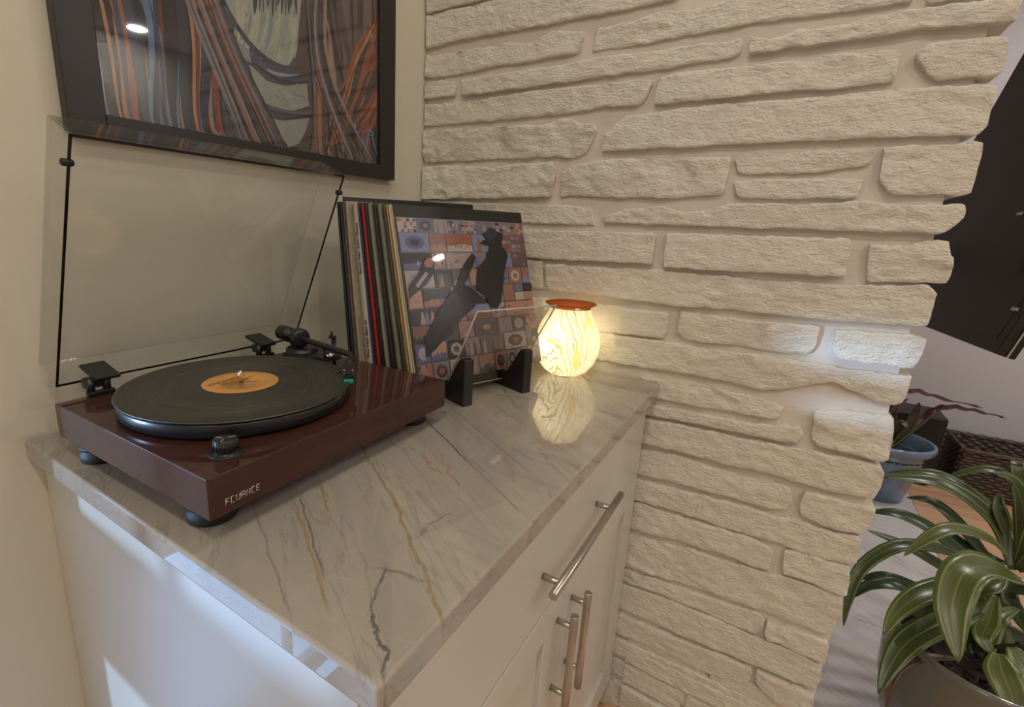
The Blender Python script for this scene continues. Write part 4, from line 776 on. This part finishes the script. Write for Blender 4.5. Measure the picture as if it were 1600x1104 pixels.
# ------------------------------------------------------------------ room beyond the end of the stone wall
# television seen from behind
TC = Vector((1.3, -1.288, 0.1005)); ya, ph = math.radians(8), math.radians(14)
A_ = Vector((math.cos(ya), math.sin(ya), 0)); nn_ = Vector((-A_.y, A_.x, 0)); B_ = Vector((0, 0, 1)) * math.cos(ph) - nn_ * math.sin(ph); N_ = A_.cross(B_)
tvm = Matrix(((A_.x, N_.x, B_.x, TC.x), (A_.y, N_.y, B_.y, TC.y), (A_.z, N_.z, B_.z, TC.z), (0, 0, 0, 1)))
# local: x along the bottom edge, y = screen side (away from the camera is negative back), z up the panel
tv = thing('television', 'back of a black flat television tilted beyond the stone wall end', 'television', mat=tvm)
TWD, THT = 0.80, 0.98
SGN = 1 if (CAM_P - TC).dot(-N_) > 0 else -1
def tb(lo, hi, bev=0.003):
    lo = [lo[0], lo[1] * SGN, lo[2]]; hi = [hi[0], hi[1] * SGN, hi[2]]; return MB().box([min(a, b) for a, b in zip(lo, hi)], [max(a, b) for a, b in zip(lo, hi)], bev)
tb((0.0, 0, 0), (TWD, 0.018, THT), 0.004).obj('housing', 'tv', tv); tb((0.03, -0.0012, 0.03), (TWD - 0.03, 0.001, THT - 0.03), 0.0008).obj('back_cover', 'tv', tv)
tb((-0.0015, 0.018, -0.0015), (TWD + 0.0015, 0.0215, THT + 0.0015), 0.0008).obj('trim_strip', 'silver', tv)['label'] = 'thin silver trim along the edge'
tb((-0.001, 0.0215, -0.001), (TWD, 0.034, THT), 0.003).obj('screen', 'tv', tv)
for zz, xx in ((0.095, 0.018), (0.335, 0.20), (0.31, 0.235)): tb((xx, -0.0055, zz), (xx + 0.022, -0.0005 if xx < 0.03 else -0.002, zz + 0.008), 0.0015).obj('highlight_spot', 'silver', tv)  # small silver pieces standing in for bright highlights on the housing
tb((0.10, -0.0050, 0.18), (0.104, -0.0028, 0.75), 0.0008).obj('cable', 'black', tv)
wm = MB(); c_ = inv = tvm.inverted(); a0 = c_ @ Vector((XB - 0.01, -0.80, 0.40)); wm.tube([a0, (0.74, a0.y * 0.5, 0.22), (0.74, -0.001 * SGN, 0.22)], 0.014, 10); wm.obj('wall_bracket', 'black', tv)
# potted plant with striped leaves
PC = Vector((1.235, -1.40, ZF + 0.004))
pp = thing('potted_plant', 'large striped green dracaena in a dark grey green pot at bottom right', 'plant', PC)
rt, ht = 0.165, 0.335
MB().lathe([(0.105, 0), (0.115, 0.004), (0.150, 0.10), (0.170, 0.20), (0.174, 0.27), (rt, 0.32), (0.166, ht), (0.158, ht + 0.004), (0.150, ht), (0.150, 0.27)], 48).obj('pot', 'green_glaze', pp)
sl = MB(); sl.lathe([(0.001, 0.305), (0.05, 0.306), (0.10, 0.300), (0.1495, 0.296), (0.1495, 0.28)], 40); rr = random.Random(9)
for k in range(160):
    a, r_ = rr.uniform(0, 2 * PI), 0.145 * math.sqrt(rr.random()); s_ = rr.uniform(0.004, 0.011); sl.box((-s_, -s_ * .5, -s_ * .3), (s_, s_ * .5, s_ * .3), 0, Matrix.Translation((r_ * math.cos(a), r_ * math.sin(a), 0.306)) @ Matrix.Rotation(rr.uniform(0, 6), 4, (rr.random(), rr.random(), rr.random() + .1)))
sl.obj('soil', 'soil', pp)
def leaf(par, loc, pts, wd, mat_, d0, d1, crinkle=0.0, fold=0.25, nseg=18, name='leaf', face=(0.55, 0.85)):
    """pts are photo pixels from base to tip; each is set at a depth between d0 and d1"""
    P = []
    n = len(pts)
    for i, (u, v) in enumerate(pts): P.append(at_depth(u, v, d0 + (d1 - d0) * i / (n - 1)))
    out = []
    for i in range(nseg + 1):      # Catmull-Rom
        t = i / nseg * (n - 1); k = min(int(t), n - 2); f = t - k; p0, p1, p2, p3 = P[max(k - 1, 0)], P[k], P[k + 1], P[min(k + 2, n - 1)]
        out.append(0.5 * ((2 * p1) + (p2 - p0) * f + (2 * p0 - 5 * p1 + 4 * p2 - p3) * f * f + (3 * p1 - p0 - 3 * p2 + p3) * f ** 3))
    tocam = (CAM_P - P[n // 2]); tocam.z = 0; tocam.normalize(); F = (Vector((0, 0, 1)) * face[1] + tocam * face[0]).normalized()
    mb = MB(); mb.uv = []; vs = []; us = (-1, -0.6, 0, 0.6, 1)
    for i, p in enumerate(out):
        t = i / nseg; T_ = (out[min(i + 1, nseg)] - out[max(i - 1, 0)]).normalized(); sd_ = T_.cross(F).normalized(); nr = sd_.cross(T_).normalized()
        ww = wd * 0.5 * (min(1, 0.30 + 2.2 * t) if t < 0.35 else 1) * (1 - max(0, (t - 0.45) / 0.55) ** 2.2 * 0.98)
        for u_ in us:
            vs.append(p + sd_ * ww * u_ + nr * (ww * fold * abs(u_) + (crinkle * math.sin(i * 1.9 + (2 if u_ > 0 else 0)) * abs(u_))) - Vector(loc)); mb.uv.append(((u_ + 1) / 2, t))
    m5 = len(us); mb.add(vs, [(i * m5 + k, i * m5 + k + 1, (i + 1) * m5 + k + 1, (i + 1) * m5 + k) for i in range(nseg) for k in range(m5 - 1)], True)
    o = mb.obj(name, mat_, par, recalc=False); sol = o.modifiers.new('thickness', 'SOLIDIFY'); sol.thickness = 0.0008; return o
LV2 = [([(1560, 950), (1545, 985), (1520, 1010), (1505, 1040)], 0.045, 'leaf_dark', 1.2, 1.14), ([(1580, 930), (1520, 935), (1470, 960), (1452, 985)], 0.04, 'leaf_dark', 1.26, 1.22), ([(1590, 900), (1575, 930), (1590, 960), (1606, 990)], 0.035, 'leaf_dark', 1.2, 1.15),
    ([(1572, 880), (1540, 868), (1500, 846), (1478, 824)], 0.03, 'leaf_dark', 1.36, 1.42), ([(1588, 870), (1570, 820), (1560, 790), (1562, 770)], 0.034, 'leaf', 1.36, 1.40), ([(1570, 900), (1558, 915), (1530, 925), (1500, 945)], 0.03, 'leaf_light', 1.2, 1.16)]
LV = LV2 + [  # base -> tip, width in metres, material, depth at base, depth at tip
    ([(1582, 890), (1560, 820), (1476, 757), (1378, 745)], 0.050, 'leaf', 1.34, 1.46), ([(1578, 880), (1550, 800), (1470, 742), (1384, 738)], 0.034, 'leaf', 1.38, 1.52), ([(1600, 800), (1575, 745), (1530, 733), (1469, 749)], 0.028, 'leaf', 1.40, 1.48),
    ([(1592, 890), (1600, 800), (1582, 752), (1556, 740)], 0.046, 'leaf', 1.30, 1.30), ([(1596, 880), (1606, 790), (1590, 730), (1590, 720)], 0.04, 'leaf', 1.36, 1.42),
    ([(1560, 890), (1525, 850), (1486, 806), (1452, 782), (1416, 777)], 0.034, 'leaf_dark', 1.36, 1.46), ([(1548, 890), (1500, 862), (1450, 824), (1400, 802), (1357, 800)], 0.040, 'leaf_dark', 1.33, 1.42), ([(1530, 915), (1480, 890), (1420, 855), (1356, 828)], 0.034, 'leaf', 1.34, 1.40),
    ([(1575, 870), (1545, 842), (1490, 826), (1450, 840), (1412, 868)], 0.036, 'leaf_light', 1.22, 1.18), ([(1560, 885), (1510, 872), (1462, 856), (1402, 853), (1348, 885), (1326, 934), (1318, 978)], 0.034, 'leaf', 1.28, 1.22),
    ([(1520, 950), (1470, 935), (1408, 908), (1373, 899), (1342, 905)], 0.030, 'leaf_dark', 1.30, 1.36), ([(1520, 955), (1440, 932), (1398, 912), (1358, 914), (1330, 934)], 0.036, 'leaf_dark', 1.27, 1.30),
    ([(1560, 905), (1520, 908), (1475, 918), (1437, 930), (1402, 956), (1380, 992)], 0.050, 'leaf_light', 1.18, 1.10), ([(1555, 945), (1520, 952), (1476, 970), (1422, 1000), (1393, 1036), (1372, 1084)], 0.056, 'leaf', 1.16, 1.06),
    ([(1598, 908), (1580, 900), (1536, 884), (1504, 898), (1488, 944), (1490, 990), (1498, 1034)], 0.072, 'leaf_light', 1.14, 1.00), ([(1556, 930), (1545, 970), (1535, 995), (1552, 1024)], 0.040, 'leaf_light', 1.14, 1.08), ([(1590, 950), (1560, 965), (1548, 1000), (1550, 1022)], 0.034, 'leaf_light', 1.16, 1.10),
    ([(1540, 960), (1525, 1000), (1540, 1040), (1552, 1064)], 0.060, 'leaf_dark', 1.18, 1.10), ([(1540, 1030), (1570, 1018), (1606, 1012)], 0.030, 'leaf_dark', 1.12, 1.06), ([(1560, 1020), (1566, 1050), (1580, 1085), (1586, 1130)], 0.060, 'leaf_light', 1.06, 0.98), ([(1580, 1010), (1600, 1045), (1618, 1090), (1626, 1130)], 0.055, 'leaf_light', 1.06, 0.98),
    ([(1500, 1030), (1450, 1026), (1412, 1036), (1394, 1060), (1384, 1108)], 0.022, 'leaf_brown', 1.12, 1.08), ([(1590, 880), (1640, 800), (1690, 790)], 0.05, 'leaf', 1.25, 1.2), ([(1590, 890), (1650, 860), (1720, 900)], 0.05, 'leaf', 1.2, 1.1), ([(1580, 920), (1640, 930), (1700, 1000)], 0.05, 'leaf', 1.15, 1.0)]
for pts, wd, mm, d0, d1 in LV: leaf(pp, PC, pts, wd, mm, d0, d1)
stm = MB(); b0 = at_depth(1578, 900, 1.24) - PC; stm.tube([(0.03, -0.05, 0.30), (b0 + Vector((0, 0, -0.08))), b0], [0.014, 0.012, 0.010], 12); b1 = at_depth(1535, 930, 1.24) - PC; stm.tube([(0.0, 0.0, 0.30), b1 + Vector((0, 0, -0.06)), b1], [0.012, 0.010, 0.008], 12); stm.obj('stem', 'stem', pp)
# blue pot with a dark red leaved plant
BC = Vector((2.86, -1.43, ZF + 0.004))
bp = thing('potted_plant', 'dark red leaved plant in a blue glazed pot at the tile edge', 'plant', BC)
MB().lathe([(0.10, 0), (0.112, 0.004), (0.150, 0.20), (0.163, 0.262), (0.182, 0.268), (0.186, 0.278), (0.184, 0.298), (0.176, 0.303), (0.166, 0.298), (0.158, 0.24), (0.150, 0.225)], 48).obj('pot', 'blue_glaze', bp)
MB().lathe([(0.001, 0.238), (0.08, 0.236), (0.157, 0.230), (0.155, 0.222)], 32).obj('soil', 'soil', bp)
for pts, wd, mm, cr in (([(1400, 690), (1388, 640), (1408, 616), (1432, 611), (1470, 622), (1537, 637)], 0.034, 'leaf_red', 0.006), ([(1402, 690), (1440, 655), (1462, 640), (1490, 636), (1530, 643), (1572, 653)], 0.034, 'leaf_red', 0.006), ([(1400, 690), (1395, 660), (1398, 640), (1420, 622)], 0.035, 'leaf_small', 0.003), ([(1405, 690), (1420, 668), (1432, 645), (1436, 628)], 0.045, 'leaf_small', 0.002), ([(1398, 690), (1402, 672), (1410, 660), (1418, 668)], 0.04, 'leaf_small', 0.003), ([(1396, 690), (1380, 665), (1372, 640), (1350, 630)], 0.06, 'leaf_red', 0.004), ([(1396, 690), (1370, 670), (1340, 660), (1320, 680)], 0.06, 'leaf_red', 0.004)):
    leaf(bp, BC, pts, wd, mm, 2.50, 2.44, cr, 0.2, 22)
sb = MB()
for u, v in ((1440, 655), (1462, 640), (1432, 640)): q = at_depth(u, v, 2.47) - BC; sb.tube([(0.01, -0.02, 0.236), (q + Vector((0.0, 0.02, -0.06))), q], [0.005, 0.004, 0.0035], 7)
sb.obj('stem', 'stem', bp)
# black box behind the blue pot
bx = thing('speaker_box', 'black box shaped floor speaker behind the blue pot', 'speaker', (3.22, -1.565, ZF))
MB().box((-0.10, -0.125, 0.012), (0.13, 0.16, 0.375), 0.006).obj('cabinet', 'tv', bx)
MB().box((-0.1045, -0.112, 0.03), (-0.1, 0.147, 0.36), 0.002).obj('grille', 'black_matte', bx)
for fx in (-0.07, 0.1):
    for fy in (-0.1, 0.13): MB().lathe([(0.012, 0), (0.012, 0.013)], 10, (fx, fy, 0)).obj('foot', 'black_matte', bx)
# long dark wicker basket against the far wall
wk = thing('wicker_basket', 'long dark brown wicker basket against the far grey wall', 'basket', (3.23, -2.07, ZF))
bl, bw, bh = 0.72, 0.30, 0.245; y0_, y1_ = -0.36, 0.30
sh = MB(); sh.box((-0.10, y0_ + 0.006, 0.004), (0.20, y1_ - 0.006, 0.010)); sh.obj('bottom', 'wicker', wk)
rr = random.Random(4); nrow = 15
wv = MB()
def strand(ax, fixed, lo, hi, z, ph_, r_, skip=None):
    n = int((hi - lo) / 0.0125); pts = []
    for i in range(n + 1):
        a = lo + (hi - lo) * i / n; off = 0.0055 * math.cos(i * PI / 2 + ph_); pts.append((fixed + off, a, z + 0.0015 * math.sin(i * 1.3 + z * 90)) if ax == 'y' else (a, fixed + off, z))
    wv.tube(pts, r_, 5)
for k in range(nrow):
    z = 0.014 + (bh - 0.03) * k / (nrow - 1); ph_ = PI * (k % 2)
    if 0.135 < z < 0.185: strand('y', -0.10, y0_, -0.135, z, ph_, 0.0078); strand('y', -0.10, 0.015, y1_, z, ph_, 0.0078)
    else: strand('y', -0.10, y0_, y1_, z, ph_, 0.0078)
    strand('y', 0.20, y0_, y1_, z, ph_, 0.0078); strand('x', y0_, -0.10, 0.20, z, ph_, 0.0078); strand('x', y1_, -0.10, 0.20, z, ph_, 0.0078)
wo = wv.obj('woven_side', 'wicker', wk)
yy = y0_
while yy <= y1_ + 0.001:
    for xw in (-0.10, 0.20): MB().tube([(xw, yy, 0.006), (xw, yy, 0.135 if (xw < 0 and -0.135 < yy < 0.015) else bh - 0.012)], 0.0035, 5).obj('stake', 'wicker', wk)
    yy += 0.05
rmw = MB()
for k in range(3):
    pts = [(-0.10, y0_), (-0.10, y1_), (0.20, y1_), (0.20, y0_), (-0.10, y0_)]
    for a, b in zip(pts, pts[1:]):
        n = 24; rmw.tube([(a[0] + (b[0] - a[0]) * i / n + 0.006 * math.cos(i * 1.1 + k * 2.1), a[1] + (b[1] - a[1]) * i / n, bh - 0.008 + 0.006 * math.sin(i * 1.1 + k * 2.1)) for i in range(n + 1)], 0.007, 6)
rmw.obj('braided_rim', 'wicker', wk)

# ------------------------------------------------------------------ lift everything so that the floor is at z = 0
for o in ALL: o.location.z += H
